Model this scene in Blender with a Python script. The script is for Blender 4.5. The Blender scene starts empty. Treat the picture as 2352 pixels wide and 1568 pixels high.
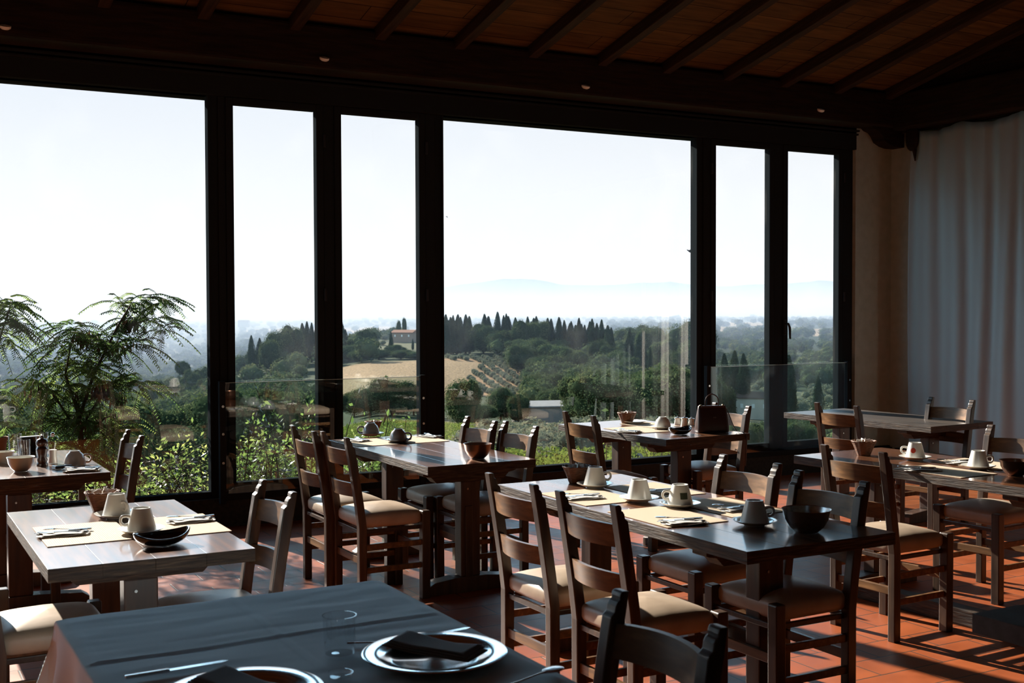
import bpy, bmesh, math, random
import numpy as np
from math import sin, cos, tan, atan2, radians, degrees, pi, hypot, sqrt, exp
from mathutils import Vector, Matrix, noise

random.seed(7)
scene = bpy.context.scene
COL = scene.collection

# ------------------------------------------------------------------ camera
IW, IH, FPX = 2352.0, 1568.0, 2696.8
YAW, PIT, ROL = radians(28.905), radians(1.510), radians(-0.1815)
EYE = np.array([0.0, 0.0, 1.65])
def cam_axes():
    f = np.array([sin(YAW)*cos(PIT), cos(YAW)*cos(PIT), -sin(PIT)])
    r = np.array([cos(YAW), -sin(YAW), 0.0]); u = np.cross(r, f)
    c, s = cos(ROL), sin(ROL)
    return r*c + u*s, -r*s + u*c, f
AX_R, AX_U, AX_F = cam_axes()
def ray(u, v):
    return AX_R*((u-IW/2)/FPX) - AX_U*((v-IH/2)/FPX) + AX_F
def at_z(u, v, z):          # the place at height z seen at a spot of the photograph
    d = ray(u, v); t = (z-EYE[2])/d[2]; p = EYE + t*d
    return Vector((p[0], p[1], p[2]))
def at_y(u, v, y):
    d = ray(u, v); p = EYE + (y/d[1])*d
    return Vector((p[0], p[1], p[2]))
def at_r(u, v, r):
    d = ray(u, v); p = EYE + (r/hypot(d[0], d[1]))*d
    return Vector((p[0], p[1], p[2]))

cam_d = bpy.data.cameras.new('camera'); cam = bpy.data.objects.new('camera', cam_d); COL.objects.link(cam)
cam_d.sensor_width = 36.0; cam_d.lens = FPX/IW*36.0
cam_d.clip_start = 0.05; cam_d.clip_end = 60000
M = Matrix.Identity(4)
for i, a in enumerate((AX_R, AX_U, -AX_F)):
    for j in range(3): M[j][i] = a[j]
M.translation = EYE
cam.matrix_world = M
cam_d.dof.use_dof = True; cam_d.dof.focus_distance = 8.5; cam_d.dof.aperture_fstop = 8.0
scene.camera = cam

# ------------------------------------------------------------------ view, world, sun
scene.view_settings.view_transform = 'Standard'; scene.view_settings.look = 'None'
scene.view_settings.gamma = 1.0; scene.view_settings.exposure = 0.0
scene.view_settings.use_curve_mapping = False
cy = scene.cycles
cy.max_bounces = 10; cy.diffuse_bounces = 4; cy.glossy_bounces = 4; cy.transmission_bounces = 8
cy.transparent_max_bounces = 24; cy.volume_bounces = 0
cy.sample_clamp_indirect = 6.0; cy.caustics_reflective = False; cy.caustics_refractive = False
cy.use_denoising = True

world = bpy.data.worlds.new('sky'); scene.world = world; world.use_nodes = True
wt = world.node_tree; wn = wt.nodes; wl = wt.links; wn.clear()
geo = wn.new('ShaderNodeTexCoord'); sep = wn.new('ShaderNodeSeparateXYZ'); ramp = wn.new('ShaderNodeValToRGB')
bg = wn.new('ShaderNodeBackground'); out = wn.new('ShaderNodeOutputWorld')
wl.new(geo.outputs['Generated'], sep.inputs[0])
hm = wn.new('ShaderNodeMapRange'); hm.inputs['From Min'].default_value = -0.25; hm.inputs['From Max'].default_value = 1.0
wl.new(sep.outputs['Z'], hm.inputs['Value']); wl.new(hm.outputs[0], ramp.inputs[0])
wl.new(ramp.outputs[0], bg.inputs[0]); wl.new(bg.outputs[0], out.inputs[0])
cr = ramp.color_ramp
cr.elements[0].position = 0.0; cr.elements[0].color = (0.10, 0.11, 0.08, 1)
cr.elements[1].position = 1.0; cr.elements[1].color = (0.30, 0.45, 0.80, 1)
for p, c in ((0.165, (0.14, 0.15, 0.12)), (0.195, (1.12, 1.11, 1.10)), (0.28, (1.05, 1.07, 1.10)), (0.36, (0.93, 1.0, 1.10)), (0.415, (2.1, 3.5, 4.6)), (0.49, (2.0, 3.4, 4.5)), (0.57, (0.45, 0.66, 0.92)), (0.75, (0.28, 0.44, 0.70))):
    e = cr.elements.new(p); e.color = (*c, 1)
bg.inputs['Strength'].default_value = 1.0

SUN_AZ, SUN_EL = radians(-79.0), radians(24.5)     # azimuth the light travels towards (from +x), height of the sun
sd = bpy.data.lights.new('sun', 'SUN'); sd.energy = 18.0; sd.angle = radians(0.6); sd.color = (1.0, 0.90, 0.78)
so = bpy.data.objects.new('sun', sd); COL.objects.link(so)
dv = Vector((cos(SUN_AZ)*cos(SUN_EL), sin(SUN_AZ)*cos(SUN_EL), -sin(SUN_EL)))
so.rotation_euler = dv.to_track_quat('-Z', 'Y').to_euler(); so.location = (0, 30, 30)

# ------------------------------------------------------------------ helpers
def tag(o, label=None, cat=None, group=None, kind=None):
    if label: o['label'] = label
    if cat: o['category'] = cat
    if group: o['group'] = group
    if kind: o['kind'] = kind
    return o
def empty(name, loc=(0, 0, 0), rz=0.0, label=None, cat=None, group=None):
    o = bpy.data.objects.new(name, None); COL.objects.link(o)
    o.location = loc; o.rotation_euler = (0, 0, rz); o.empty_display_size = 0.1
    return tag(o, label, cat, group)
def copy_tree(o, parent=None):
    c = o.copy(); COL.objects.link(c); c.parent = parent
    for ch in list(o.children): copy_tree(ch, c)
    return c

class MB:
    """collects boxes, prisms, lathes and tubes for ONE mesh"""
    def __init__(s): s.v = []; s.f = []
    def add(s, vs, fs):
        n = len(s.v); s.v += [tuple(v) for v in vs]; s.f += [tuple(i+n for i in f) for f in fs]; return s
    def box(s, c, d, rz=0.0, rx=0.0, ry=0.0, bev=0.0):
        m = Matrix.Translation(Vector(c)) @ Matrix.Rotation(rz, 4, 'Z') @ Matrix.Rotation(ry, 4, 'Y') @ Matrix.Rotation(rx, 4, 'X')
        bm = bmesh.new(); bmesh.ops.create_cube(bm, size=1.0)
        for v in bm.verts: v.co = Vector((v.co.x*d[0], v.co.y*d[1], v.co.z*d[2]))
        if bev > 0: bmesh.ops.bevel(bm, geom=list(bm.edges), offset=min(bev, min(d)*0.45), segments=2, profile=0.6, affect='EDGES')
        bm.verts.index_update()
        s.add([m @ v.co for v in bm.verts], [[v.index for v in f.verts] for f in bm.faces]); bm.free(); return s
    def prism(s, poly, a, b, axis='y', bev=0.0):
        # poly: 2-D outline; extruded from a to b along axis. axis 'y': outline in x,z ; 'x': outline in y,z ; 'z': outline in x,y
        def P(p, t):
            if axis == 'y': return Vector((p[0], t, p[1]))
            if axis == 'x': return Vector((t, p[0], p[1]))
            return Vector((p[0], p[1], t))
        bm = bmesh.new(); n = len(poly)
        A = [bm.verts.new(P(p, a)) for p in poly]; B = [bm.verts.new(P(p, b)) for p in poly]
        bm.faces.new(A); bm.faces.new(B[::-1])
        for i in range(n): bm.faces.new((A[(i+1) % n], A[i], B[i], B[(i+1) % n]))
        bmesh.ops.recalc_face_normals(bm, faces=list(bm.faces))
        if bev > 0:
            es = [e for e in bm.edges if e.calc_face_angle(0) > 0.6]
            bmesh.ops.bevel(bm, geom=es, offset=bev, segments=2, profile=0.6, affect='EDGES')
        bm.verts.index_update()
        s.add([v.co.copy() for v in bm.verts], [[v.index for v in f.verts] for f in bm.faces]); bm.free(); return s
    def lathe(s, prof, c=(0, 0, 0), seg=32, sx=1.0, sy=1.0, wob=None):
        vs = []; n = len(prof)
        for k in range(seg):
            a = 2*pi*k/seg
            for (r, z) in prof:
                rr = r*(wob(a, z) if wob else 1.0)
                vs.append((c[0]+rr*cos(a)*sx, c[1]+rr*sin(a)*sy, c[2]+z))
        fs = []
        for k in range(seg):
            k2 = (k+1) % seg
            for i in range(n-1):
                fs.append((k*n+i, k2*n+i, k2*n+i+1, k*n+i+1))
        s.add(vs, fs); return s
    def tube(s, pts, r, seg=8, cap=True, flat=1.0):
        pts = [Vector(p) for p in pts]; n = len(pts)
        rr = r if isinstance(r, (list, tuple)) else [r]*n
        vs = []; up = Vector((0, 0, 1)); prev = None
        for i, p in enumerate(pts):
            t = (pts[min(i+1, n-1)]-pts[max(i-1, 0)])
            if t.length < 1e-9: t = Vector((0, 0, 1))
            t.normalize()
            if prev is None:
                a = t.cross(up)
                if a.length < 1e-3: a = t.cross(Vector((1, 0, 0)))
            else:
                a = prev - t*prev.dot(t)
            a.normalize(); prev = a.copy(); b = t.cross(a)
            for k in range(seg):
                q = 2*pi*k/seg
                vs.append(p + a*(rr[i]*cos(q)) + b*(rr[i]*sin(q)*flat))
        fs = []
        for i in range(n-1):
            for k in range(seg):
                k2 = (k+1) % seg
                fs.append((i*seg+k, i*seg+k2, (i+1)*seg+k2, (i+1)*seg+k))
        if cap: fs += [tuple(range(seg))[::-1], tuple((n-1)*seg+k for k in range(seg))]
        s.add(vs, fs); return s
    def grid(s, fn, nu, nv, closed_u=False):
        vs = [fn(i/(nu if closed_u else nu-1), j/(nv-1)) for i in range(nu) for j in range(nv)]
        fs = []
        for i in range(nu if closed_u else nu-1):
            i2 = (i+1) % nu
            for j in range(nv-1): fs.append((i*nv+j, i2*nv+j, i2*nv+j+1, i*nv+j+1))
        s.add(vs, fs); return s
    def superell(s, c, d, e1=0.35, e2=0.3, nu=32, nv=16, crown=0.0, skew=None):
        def sp(x, e): return math.copysign(abs(x)**e, x)
        def fn(a, b):
            t = 2*pi*a; p = pi*(b-0.5)
            x = sp(cos(p), e1)*sp(cos(t), e2); y = sp(cos(p), e1)*sp(sin(t), e2); z = sp(sin(p), e1)
            zz = z*d[2]*0.5
            if z > 0: zz += crown*(1-x*x)*(1-y*y)*z
            X = x*d[0]*0.5; Y = y*d[1]*0.5
            if skew: Y *= skew(X)
            return (c[0]+X, c[1]+Y, c[2]+zz)
        return s.grid(fn, nu, nv, True)
    def curve(s, pts, r, seg=10, n=6, flat=1.0):
        P = [Vector(p) for p in pts]; R = r if isinstance(r, (list, tuple)) else [r]*len(P); out, ro = [], []
        for i in range(len(P)-1):
            a, b, c, d = P[max(i-1, 0)], P[i], P[i+1], P[min(i+2, len(P)-1)]
            for k in range(n):
                t = k/n; out.append(0.5*((2*b)+(c-a)*t+(2*a-5*b+4*c-d)*t*t+(3*b-a-3*c+d)*t*t*t)); ro.append(R[i]*(1-t)+R[i+1]*t)
        out.append(P[-1]); ro.append(R[-1]); return s.tube(out, ro, seg, flat=flat)
    def build(s, name, mat, parent=None, smooth=False, solid=0.0, autosmooth=True, loc=None, rz=None):
        me = bpy.data.meshes.new(name); me.from_pydata(s.v, [], s.f)
        bm = bmesh.new(); bm.from_mesh(me); bmesh.ops.recalc_face_normals(bm, faces=list(bm.faces)); bm.to_mesh(me); bm.free()
        me.materials.append(mat)
        if smooth:
            me.polygons.foreach_set('use_smooth', [True]*len(me.polygons))
            if autosmooth:
                try: me.set_sharp_from_angle(angle=radians(42))
                except Exception: pass
        o = bpy.data.objects.new(name, me); COL.objects.link(o)
        if solid:
            md = o.modifiers.new('thickness', 'SOLIDIFY'); md.thickness = solid; md.offset = 0
        if parent is not None: o.parent = parent
        if loc is not None: o.location = loc
        if rz is not None: o.rotation_euler = (0, 0, rz)
        return o
def raw_mesh(name, V, F, mat, k=3):
    """fast mesh from numpy arrays; all faces have k corners"""
    V = np.asarray(V, np.float32); F = np.asarray(F, np.int32)
    me = bpy.data.meshes.new(name)
    me.vertices.add(len(V)); me.vertices.foreach_set('co', V.ravel())
    me.loops.add(F.size); me.loops.foreach_set('vertex_index', F.ravel())
    me.polygons.add(len(F)); me.polygons.foreach_set('loop_start', np.arange(0, F.size, k, dtype=np.int32))
    me.polygons.foreach_set('loop_total', np.full(len(F), k, np.int32))
    me.update(calc_edges=True); me.validate()
    if mat: me.materials.append(mat)
    return me
def link(name, me, parent=None, loc=(0, 0, 0)):
    o = bpy.data.objects.new(name, me); COL.objects.link(o); o.location = loc
    if parent is not None: o.parent = parent
    return o

# ------------------------------------------------------------------ materials
def mat(name, col=(0.5, 0.5, 0.5), rough=0.5, metal=0.0, spec=0.5, coat=0.0, coatr=0.1, **kw):
    m = bpy.data.materials.new(name); m.use_nodes = True
    b = m.node_tree.nodes['Principled BSDF']
    b.inputs['Base Color'].default_value = (*col, 1); b.inputs['Roughness'].default_value = rough
    b.inputs['Metallic'].default_value = metal; b.inputs['Specular IOR Level'].default_value = spec
    b.inputs['Coat Weight'].default_value = coat; b.inputs['Coat Roughness'].default_value = coatr
    for k, v in kw.items(): b.inputs[k.replace('_', ' ')].default_value = v
    return m
def N(m, t, **kw):
    n = m.node_tree.nodes.new(t)
    for k, v in kw.items():
        if k in n.inputs: n.inputs[k].default_value = v
        else: setattr(n, k, v)
    return n
def L(m, a, b): m.node_tree.links.new(a, b)
def bsdf(m): return m.node_tree.nodes['Principled BSDF']
def ramp_node(m, stops):
    r = m.node_tree.nodes.new('ShaderNodeValToRGB'); e = r.color_ramp.elements
    e[0].position = stops[0][0]; e[0].color = (*stops[0][1], 1); e[1].position = stops[-1][0]; e[1].color = (*stops[-1][1], 1)
    for p, c in stops[1:-1]:
        x = e.new(p); x.color = (*c, 1)
    return r
def noisy(m, stops, scale=(5, 5, 5), detail=6, nscale=1.0, coord='Object', bump=0.0, bdist=0.01, rough=None, dist=0.0, vary=0.0):
    """colour from stretched noise + bump; vary: brightness spread from object to object"""
    tc = N(m, 'ShaderNodeTexCoord'); mp = N(m, 'ShaderNodeMapping'); mp.inputs['Scale'].default_value = scale
    no = N(m, 'ShaderNodeTexNoise', Scale=nscale, Detail=detail, Distortion=dist)
    L(m, tc.outputs[coord], mp.inputs[0]); L(m, mp.outputs[0], no.inputs['Vector'])
    r = ramp_node(m, stops); L(m, no.outputs['Fac'], r.inputs[0])
    src = r.outputs[0]
    if vary > 0:
        oi = N(m, 'ShaderNodeObjectInfo'); hs = N(m, 'ShaderNodeHueSaturation'); mr = N(m, 'ShaderNodeMapRange')
        mr.inputs['To Min'].default_value = 1-vary; mr.inputs['To Max'].default_value = 1+vary
        L(m, oi.outputs['Random'], mr.inputs['Value']); L(m, mr.outputs[0], hs.inputs['Value']); L(m, src, hs.inputs['Color']); src = hs.outputs[0]
    L(m, src, bsdf(m).inputs['Base Color'])
    if bump > 0:
        bp = N(m, 'ShaderNodeBump', Strength=bump, Distance=bdist); L(m, no.outputs['Fac'], bp.inputs['Height']); L(m, bp.outputs[0], bsdf(m).inputs['Normal'])
    if rough:
        mr = N(m, 'ShaderNodeMapRange'); mr.inputs['To Min'].default_value = rough[0]; mr.inputs['To Max'].default_value = rough[1]
        L(m, no.outputs['Fac'], mr.inputs['Value']); L(m, mr.outputs[0], bsdf(m).inputs['Roughness'])
    return m

MT = {}
MT['table'] = noisy(mat('varnished table wood', spec=0.7, coat=0.8, coatr=0.10), ((0.3, (0.055, 0.018, 0.005)), (0.5, (0.13, 0.044, 0.012)), (0.72, (0.25, 0.088, 0.026))), scale=(14, 1.1, 14), detail=8, nscale=2.2, bump=0.08, bdist=0.003, rough=(0.30, 0.46))
bsdf(MT['table']).inputs['Coat IOR'].default_value = 1.95; bsdf(MT['table']).inputs['Coat Weight'].default_value = 1.0
MT['tableside'] = noisy(mat('rough table edge wood', spec=0.4), ((0.35, (0.016, 0.009, 0.006)), (0.55, (0.055, 0.034, 0.021)), (0.75, (0.13, 0.085, 0.055))), scale=(5, 5, 60), detail=10, nscale=2.0, bump=0.8, bdist=0.006, rough=(0.5, 0.8))
MT['leg'] = noisy(mat('table leg wood', spec=0.4, coat=0.2, coatr=0.3), ((0.3, (0.022, 0.010, 0.006)), (0.7, (0.07, 0.032, 0.017))), scale=(16, 16, 1.5), detail=6, nscale=2.0, bump=0.25, bdist=0.004, rough=(0.35, 0.6))
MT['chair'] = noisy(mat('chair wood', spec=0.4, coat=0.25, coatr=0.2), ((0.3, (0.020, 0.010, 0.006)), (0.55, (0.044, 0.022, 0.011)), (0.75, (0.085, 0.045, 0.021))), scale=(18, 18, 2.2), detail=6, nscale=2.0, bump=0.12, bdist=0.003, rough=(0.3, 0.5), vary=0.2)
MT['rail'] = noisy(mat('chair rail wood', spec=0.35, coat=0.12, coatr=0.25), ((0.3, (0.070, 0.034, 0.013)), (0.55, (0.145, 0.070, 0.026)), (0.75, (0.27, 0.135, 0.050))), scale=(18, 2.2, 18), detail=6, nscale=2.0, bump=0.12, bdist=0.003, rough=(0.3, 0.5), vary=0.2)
MT['leather'] = noisy(mat('beige leather', spec=0.4, coat=0.15, coatr=0.35), ((0.3, (0.34, 0.26, 0.19)), (0.7, (0.48, 0.38, 0.28))), scale=(1, 1, 1), detail=5, nscale=7, bump=0.15, bdist=0.004, rough=(0.36, 0.5), vary=0.08)
MT['frame'] = mat('anthracite window metal', (0.022, 0.027, 0.030), 0.8, spec=0.0)
MT['rubber'] = mat('dark window seal', (0.008, 0.008, 0.009), 0.6)
MT['beam'] = noisy(mat('dark ceiling beam wood', spec=0.2), ((0.3, (0.010, 0.006, 0.004)), (0.7, (0.030, 0.016, 0.010))), scale=(2, 2, 20), detail=5, nscale=2, bump=0.3, bdist=0.01, rough=(0.6, 0.85))
MT['rafter'] = noisy(mat('rafter wood', spec=0.2), ((0.3, (0.018, 0.011, 0.008)), (0.7, (0.055, 0.030, 0.018))), scale=(20, 1.5, 20), detail=5, nscale=2, bump=0.3, bdist=0.01, rough=(0.6, 0.85))
MT['sill'] = noisy(mat('dark sill wall', spec=0.2), ((0.3, (0.014, 0.012, 0.010)), (0.7, (0.035, 0.027, 0.020))), nscale=6, bump=0.4, bdist=0.01)
MT['plaster'] = noisy(mat('rough plaster', spec=0.1, rough=0.9), ((0.35, (0.46, 0.53, 0.46)), (0.7, (0.53, 0.60, 0.53))), nscale=2.5, bump=0.35, bdist=0.01)
MT['porcelain'] = mat('white porcelain', (0.72, 0.71, 0.66), 0.18, spec=0.6, coat=0.5)
MT['porcelain_grey'] = mat('grey glazed stoneware', (0.20, 0.20, 0.205), 0.22, spec=0.6, coat=0.5)
MT['paper'] = mat('white paper', (0.80, 0.77, 0.72), 0.8, spec=0.2)
MT['steel'] = mat('polished steel', (0.62, 0.62, 0.62), 0.22, metal=1.0)
MT['plate'] = mat('mirror-polished plate metal', (0.66, 0.68, 0.70), 0.10, metal=1.0)
MT['darksteel'] = noisy(mat('dark steel', metal=1.0, rough=0.25), ((0.3, (0.32, 0.31, 0.31)), (0.7, (0.45, 0.43, 0.42))), nscale=18, bump=0.1, bdist=0.002)
MT['copper'] = mat('brown copper', (0.24, 0.13, 0.085), 0.3, metal=0.9)
MT['black'] = mat('black glaze', (0.012, 0.012, 0.014), 0.14, spec=0.6, coat=0.6)
MT['mill'] = mat('dark turned wood', (0.045, 0.016, 0.010), 0.3, coat=0.4)
MT['wicker'] = noisy(mat('brown wicker', spec=0.3), ((0.3, (0.07, 0.030, 0.016)), (0.7, (0.20, 0.09, 0.045))), scale=(1, 1, 5), nscale=40, detail=2, bump=0.8, bdist=0.004, rough=(0.5, 0.7))
MT['bag'] = mat('dark brown bag leather', (0.035, 0.012, 0.009), 0.38, spec=0.5)
MT['brass'] = mat('brass', (0.7, 0.5, 0.25), 0.25, metal=1.0)
MT['salt'] = mat('white salt', (0.75, 0.73, 0.68), 0.9)
MT['print'] = mat('dark printed patch', (0.05, 0.06, 0.035), 0.4)
MT['printred'] = mat('red printed badge', (0.55, 0.06, 0.03), 0.4)
MT['napkin_dark'] = mat('grey folded napkin', (0.20, 0.195, 0.20), 0.85, spec=0.15)
MT['dulltop'] = noisy(mat('weathered table top wood', spec=0.5, coat=0.25, coatr=0.3), ((0.35, (0.018, 0.013, 0.010)), (0.6, (0.050, 0.036, 0.026)), (0.75, (0.09, 0.065, 0.045))), scale=(14, 1.1, 14), detail=9, nscale=2.5, bump=0.3, bdist=0.004, rough=(0.4, 0.6))
MT['darktop'] = noisy(mat('dark side table wood', spec=0.25), ((0.3, (0.04, 0.045, 0.045)), (0.7, (0.07, 0.075, 0.075))), scale=(2, 14, 14), nscale=2, bump=0.2, bdist=0.005, rough=(0.55, 0.75))
MT['pot'] = mat('terracotta pot', (0.30, 0.11, 0.05), 0.8)

def glass_mat(name, tint=(1, 1, 1), gloss=1.0, dirt=0.0):
    m = bpy.data.materials.new(name); m.use_nodes = True; nt = m.node_tree; nt.nodes.clear()
    o = N(m, 'ShaderNodeOutputMaterial'); tr = N(m, 'ShaderNodeBsdfTransparent'); gl = N(m, 'ShaderNodeBsdfGlossy'); fr = N(m, 'ShaderNodeFresnel', IOR=1.85)
    tr.inputs[0].default_value = (*tint, 1); gl.inputs['Roughness'].default_value = 0.0; gl.inputs[0].default_value = (gloss, gloss, gloss, 1)
    gi = N(m, 'ShaderNodeNewGeometry'); sb = N(m, 'ShaderNodeMath', operation='SUBTRACT'); sb.inputs[0].default_value = 1.0; L(m, gi.outputs['Backfacing'], sb.inputs[1])
    mu = N(m, 'ShaderNodeMath', operation='MULTIPLY'); L(m, fr.outputs[0], mu.inputs[0]); L(m, sb.outputs[0], mu.inputs[1])
    mx = N(m, 'ShaderNodeMixShader'); L(m, mu.outputs[0], mx.inputs[0]); L(m, tr.outputs[0], mx.inputs[1]); L(m, gl.outputs[0], mx.inputs[2])
    src = mx.outputs[0]
    if dirt > 0:
        tc = N(m, 'ShaderNodeTexCoord'); no = N(m, 'ShaderNodeTexNoise', Scale=2.2, Detail=7); L(m, tc.outputs['Object'], no.inputs['Vector'])
        r = ramp_node(m, ((0.52, (0, 0, 0)), (0.8, (dirt, dirt, dirt)))); L(m, no.outputs['Fac'], r.inputs[0])
        df = N(m, 'ShaderNodeBsdfTranslucent'); df.inputs[0].default_value = (0.85, 0.83, 0.78, 1)
        m2 = N(m, 'ShaderNodeMixShader'); L(m, r.outputs[0], m2.inputs[0]); L(m, src, m2.inputs[1]); L(m, df.outputs[0], m2.inputs[2]); src = m2.outputs[0]
    L(m, src, o.inputs[0]); return m
MT['pane'] = glass_mat('window glass', (0.985, 0.99, 0.99), 0.7, dirt=0.008)
MT['barrier'] = glass_mat('balustrade glass', (0.84, 0.90, 0.89), 0.9, dirt=0.012)
MT['clear'] = glass_mat('drinking glass', (0.97, 0.98, 0.985), 1.0)
MT['glassedge'] = mat('bright glass edge', (0.45, 0.6, 0.55), 0.15, spec=0.8)

def leaf_mat(name, stops, scale=1.0, trans=0.45, vary=0.12, coord='Object', gloss=0.0):
    m = bpy.data.materials.new(name); m.use_nodes = True; nt = m.node_tree; nt.nodes.clear()
    o = N(m, 'ShaderNodeOutputMaterial'); df = N(m, 'ShaderNodeBsdfDiffuse'); tl = N(m, 'ShaderNodeBsdfTranslucent'); mx = N(m, 'ShaderNodeMixShader'); mx.inputs[0].default_value = trans
    tc = N(m, 'ShaderNodeTexCoord'); no = N(m, 'ShaderNodeTexNoise', Scale=scale, Detail=3); L(m, tc.outputs[coord], no.inputs['Vector'])
    r = ramp_node(m, stops); L(m, no.outputs['Fac'], r.inputs[0])
    oi = N(m, 'ShaderNodeObjectInfo'); hs = N(m, 'ShaderNodeHueSaturation'); mr = N(m, 'ShaderNodeMapRange')
    mr.inputs['To Min'].default_value = 1-vary*2; mr.inputs['To Max'].default_value = 1+vary*2
    L(m, oi.outputs['Random'], mr.inputs['Value']); L(m, mr.outputs[0], hs.inputs['Value'])
    L(m, r.outputs[0], hs.inputs['Color']); L(m, hs.outputs[0], df.inputs[0]); L(m, hs.outputs[0], tl.inputs[0])
    L(m, df.outputs[0], mx.inputs[1]); L(m, tl.outputs[0], mx.inputs[2])
    if gloss <= 0: L(m, mx.outputs[0], o.inputs[0]); return m
    gl = N(m, 'ShaderNodeBsdfGlossy'); gl.inputs['Roughness'].default_value = 0.45; gl.inputs[0].default_value = (gloss, gloss, gloss, 1); fr = N(m, 'ShaderNodeFresnel', IOR=1.3)
    m2 = N(m, 'ShaderNodeMixShader'); L(m, fr.outputs[0], m2.inputs[0]); L(m, mx.outputs[0], m2.inputs[1]); L(m, gl.outputs[0], m2.inputs[2])
    L(m, m2.outputs[0], o.inputs[0]); return m
MT['leaf_wood'] = leaf_mat('woodland leaves', ((0.3, (0.026, 0.044, 0.024)), (0.5, (0.056, 0.080, 0.036)), (0.7, (0.115, 0.135, 0.058))), 3.0, 0.3, 0.14)
MT['leaf_mass'] = leaf_mat('distant woodland leaves', ((0.3, (0.026, 0.044, 0.026)), (0.5, (0.052, 0.075, 0.036)), (0.7, (0.105, 0.122, 0.056))), 0.09, 0.25, 0.0)
MT['leaf_cyp'] = leaf_mat('cypress leaves', ((0.3, (0.014, 0.030, 0.018)), (0.7, (0.040, 0.062, 0.032))), 3.0, 0.15, 0.10)
MT['leaf_olive'] = leaf_mat('olive leaves', ((0.3, (0.09, 0.105, 0.068)), (0.7, (0.20, 0.21, 0.14))), 3.0, 0.3, 0.10)
MT['leaf_vine'] = leaf_mat('vine leaves', ((0.3, (0.06, 0.10, 0.02)), (0.7, (0.17, 0.20, 0.045))), 1.2, 0.4, 0.1)
MT['leaf_bush'] = leaf_mat('bush leaves', ((0.3, (0.06, 0.105, 0.03)), (0.5, (0.16, 0.24, 0.06)), (0.7, (0.46, 0.46, 0.15))), 3.0, 0.6, 0.08, gloss=0.12)
MT['leaf_frond'] = leaf_mat('feathery leaves', ((0.3, (0.05, 0.10, 0.035)), (0.5, (0.11, 0.18, 0.05)), (0.75, (0.30, 0.36, 0.09))), 2.2, 0.6, 0.08)
MT['pods'] = leaf_mat('brown seed pods', ((0.3, (0.05, 0.03, 0.02)), (0.7, (0.11, 0.06, 0.035))), 3.0, 0.2, 0.05)
MT['bark'] = mat('bark', (0.06, 0.045, 0.03), 0.9, spec=0.1)
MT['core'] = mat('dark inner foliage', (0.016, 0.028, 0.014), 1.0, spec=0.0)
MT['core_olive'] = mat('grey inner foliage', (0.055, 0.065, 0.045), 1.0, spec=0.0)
# ------------------------------------------------------------------ land outside
# ground height by bearing and distance: for bearings (given as columns of the photograph) the row at which ground at each distance is seen
RS = [10, 14, 25, 50, 80, 120, 170, 230, 300, 340, 380, 420, 470, 520, 600, 700, 1000, 1500, 2200, 3000, 4500, 8000, 15000, 30000]
PROF = {
 -500: [1330,1250,1200,1150,1130,1100,1090,1065,1035,1018,1005,990, 970, 955, 935, 910, 870, 830, 805, 780, 750, 733, 719, 715],
 150:  [1330,1250,1200,1150,1130,1100,1090,1065,1035,1018,1005,990, 970, 955, 935, 910, 870, 830, 802, 778, 746, 733, 719, 715],
 330:  [1330,1240,1190,1150,1125,1100,1085,1055,1020,1000,985, 970, 952, 940, 925, 905, 870, 830, 802, 776, 748, 733, 719, 715],
 470:  [1330,1240,1190,1150,1120,1090,1070,1030,985, 962, 942, 922, 905, 890, 892, 890, 868, 828, 800, 775, 750, 733, 719, 715],
 600:  [1320,1230,1180,1140,1100,1060,1030,1000,960, 940, 918, 890, 858, 838, 836, 834, 815, 795, 778, 765, 747, 733, 719, 715],
 720:  [1320,1230,1180,1130,1080,1030,1000,975, 940, 918, 892, 862, 835, 822, 822, 824, 808, 790, 775, 762, 745, 732, 719, 715],
 870:  [1320,1230,1170,1110,1040,995, 970, 950, 918, 892, 862, 838, 822, 806, 786, 778, 790, 780, 768, 758, 742, 731, 718, 715],
 960:  [1310,1220,1160,1110,1045,1000,975, 955, 920, 892, 858, 832, 815, 800, 785, 782, 790, 780, 768, 757, 742, 731, 718, 715],
 1050: [1310,1220,1160,1110,1050,1005,982, 958, 922, 896, 862, 832, 812, 808, 808, 806, 800, 780, 765, 755, 741, 730, 718, 715],
 1200: [1310,1220,1150,1110,1050,1008,985, 960, 926, 902, 872, 842, 808, 796, 797, 800, 795, 775, 760, 750, 739, 729, 718, 715],
 1400: [1300,1210,1150,1105,1050,1010,985, 962, 932, 912, 890, 868, 842, 822, 810, 802, 785, 768, 752, 745, 737, 728, 718, 715],
 1550: [1300,1210,1150,1100,1050,1010,985, 962, 935, 918, 900, 882, 862, 850, 835, 818, 785, 760, 748, 742, 735, 727, 718, 715],
 1700: [1300,1210,1150,1100,1060,1030,1005,985, 960, 942, 925, 908, 892, 878, 860, 840, 795, 765, 748, 741, 735, 727, 718, 715],
 1900: [1300,1210,1150,1105,1070,1040,1015,992, 965, 948, 930, 915, 898, 882, 862, 838, 792, 760, 746, 740, 734, 727, 718, 715],
 2700: [1300,1210,1150,1105,1070,1040,1015,992, 965, 948, 930, 915, 898, 882, 862, 838, 792, 760, 746, 740, 734, 727, 718, 715],
}
US = sorted(PROF)
ZT = np.array([[at_r(u, v, r).z for v, r in zip(PROF[u], RS)] for u in US])
LR = np.log(np.array(RS, float)); TH = np.array([YAW + math.atan((u-IW/2)/FPX) for u in US])
def u_of(th): return IW/2 + FPX*tan(max(-1.2, min(1.2, th-YAW)))
def smooth_interp(x, xs, ys):
    i = int(np.searchsorted(xs, x)) - 1; i = max(0, min(len(xs)-2, i))
    t = (x-xs[i])/(xs[i+1]-xs[i]); t = max(0.0, min(1.0, t)); t = t*t*(3-2*t)*0.5 + t*0.5
    return i, t
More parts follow.
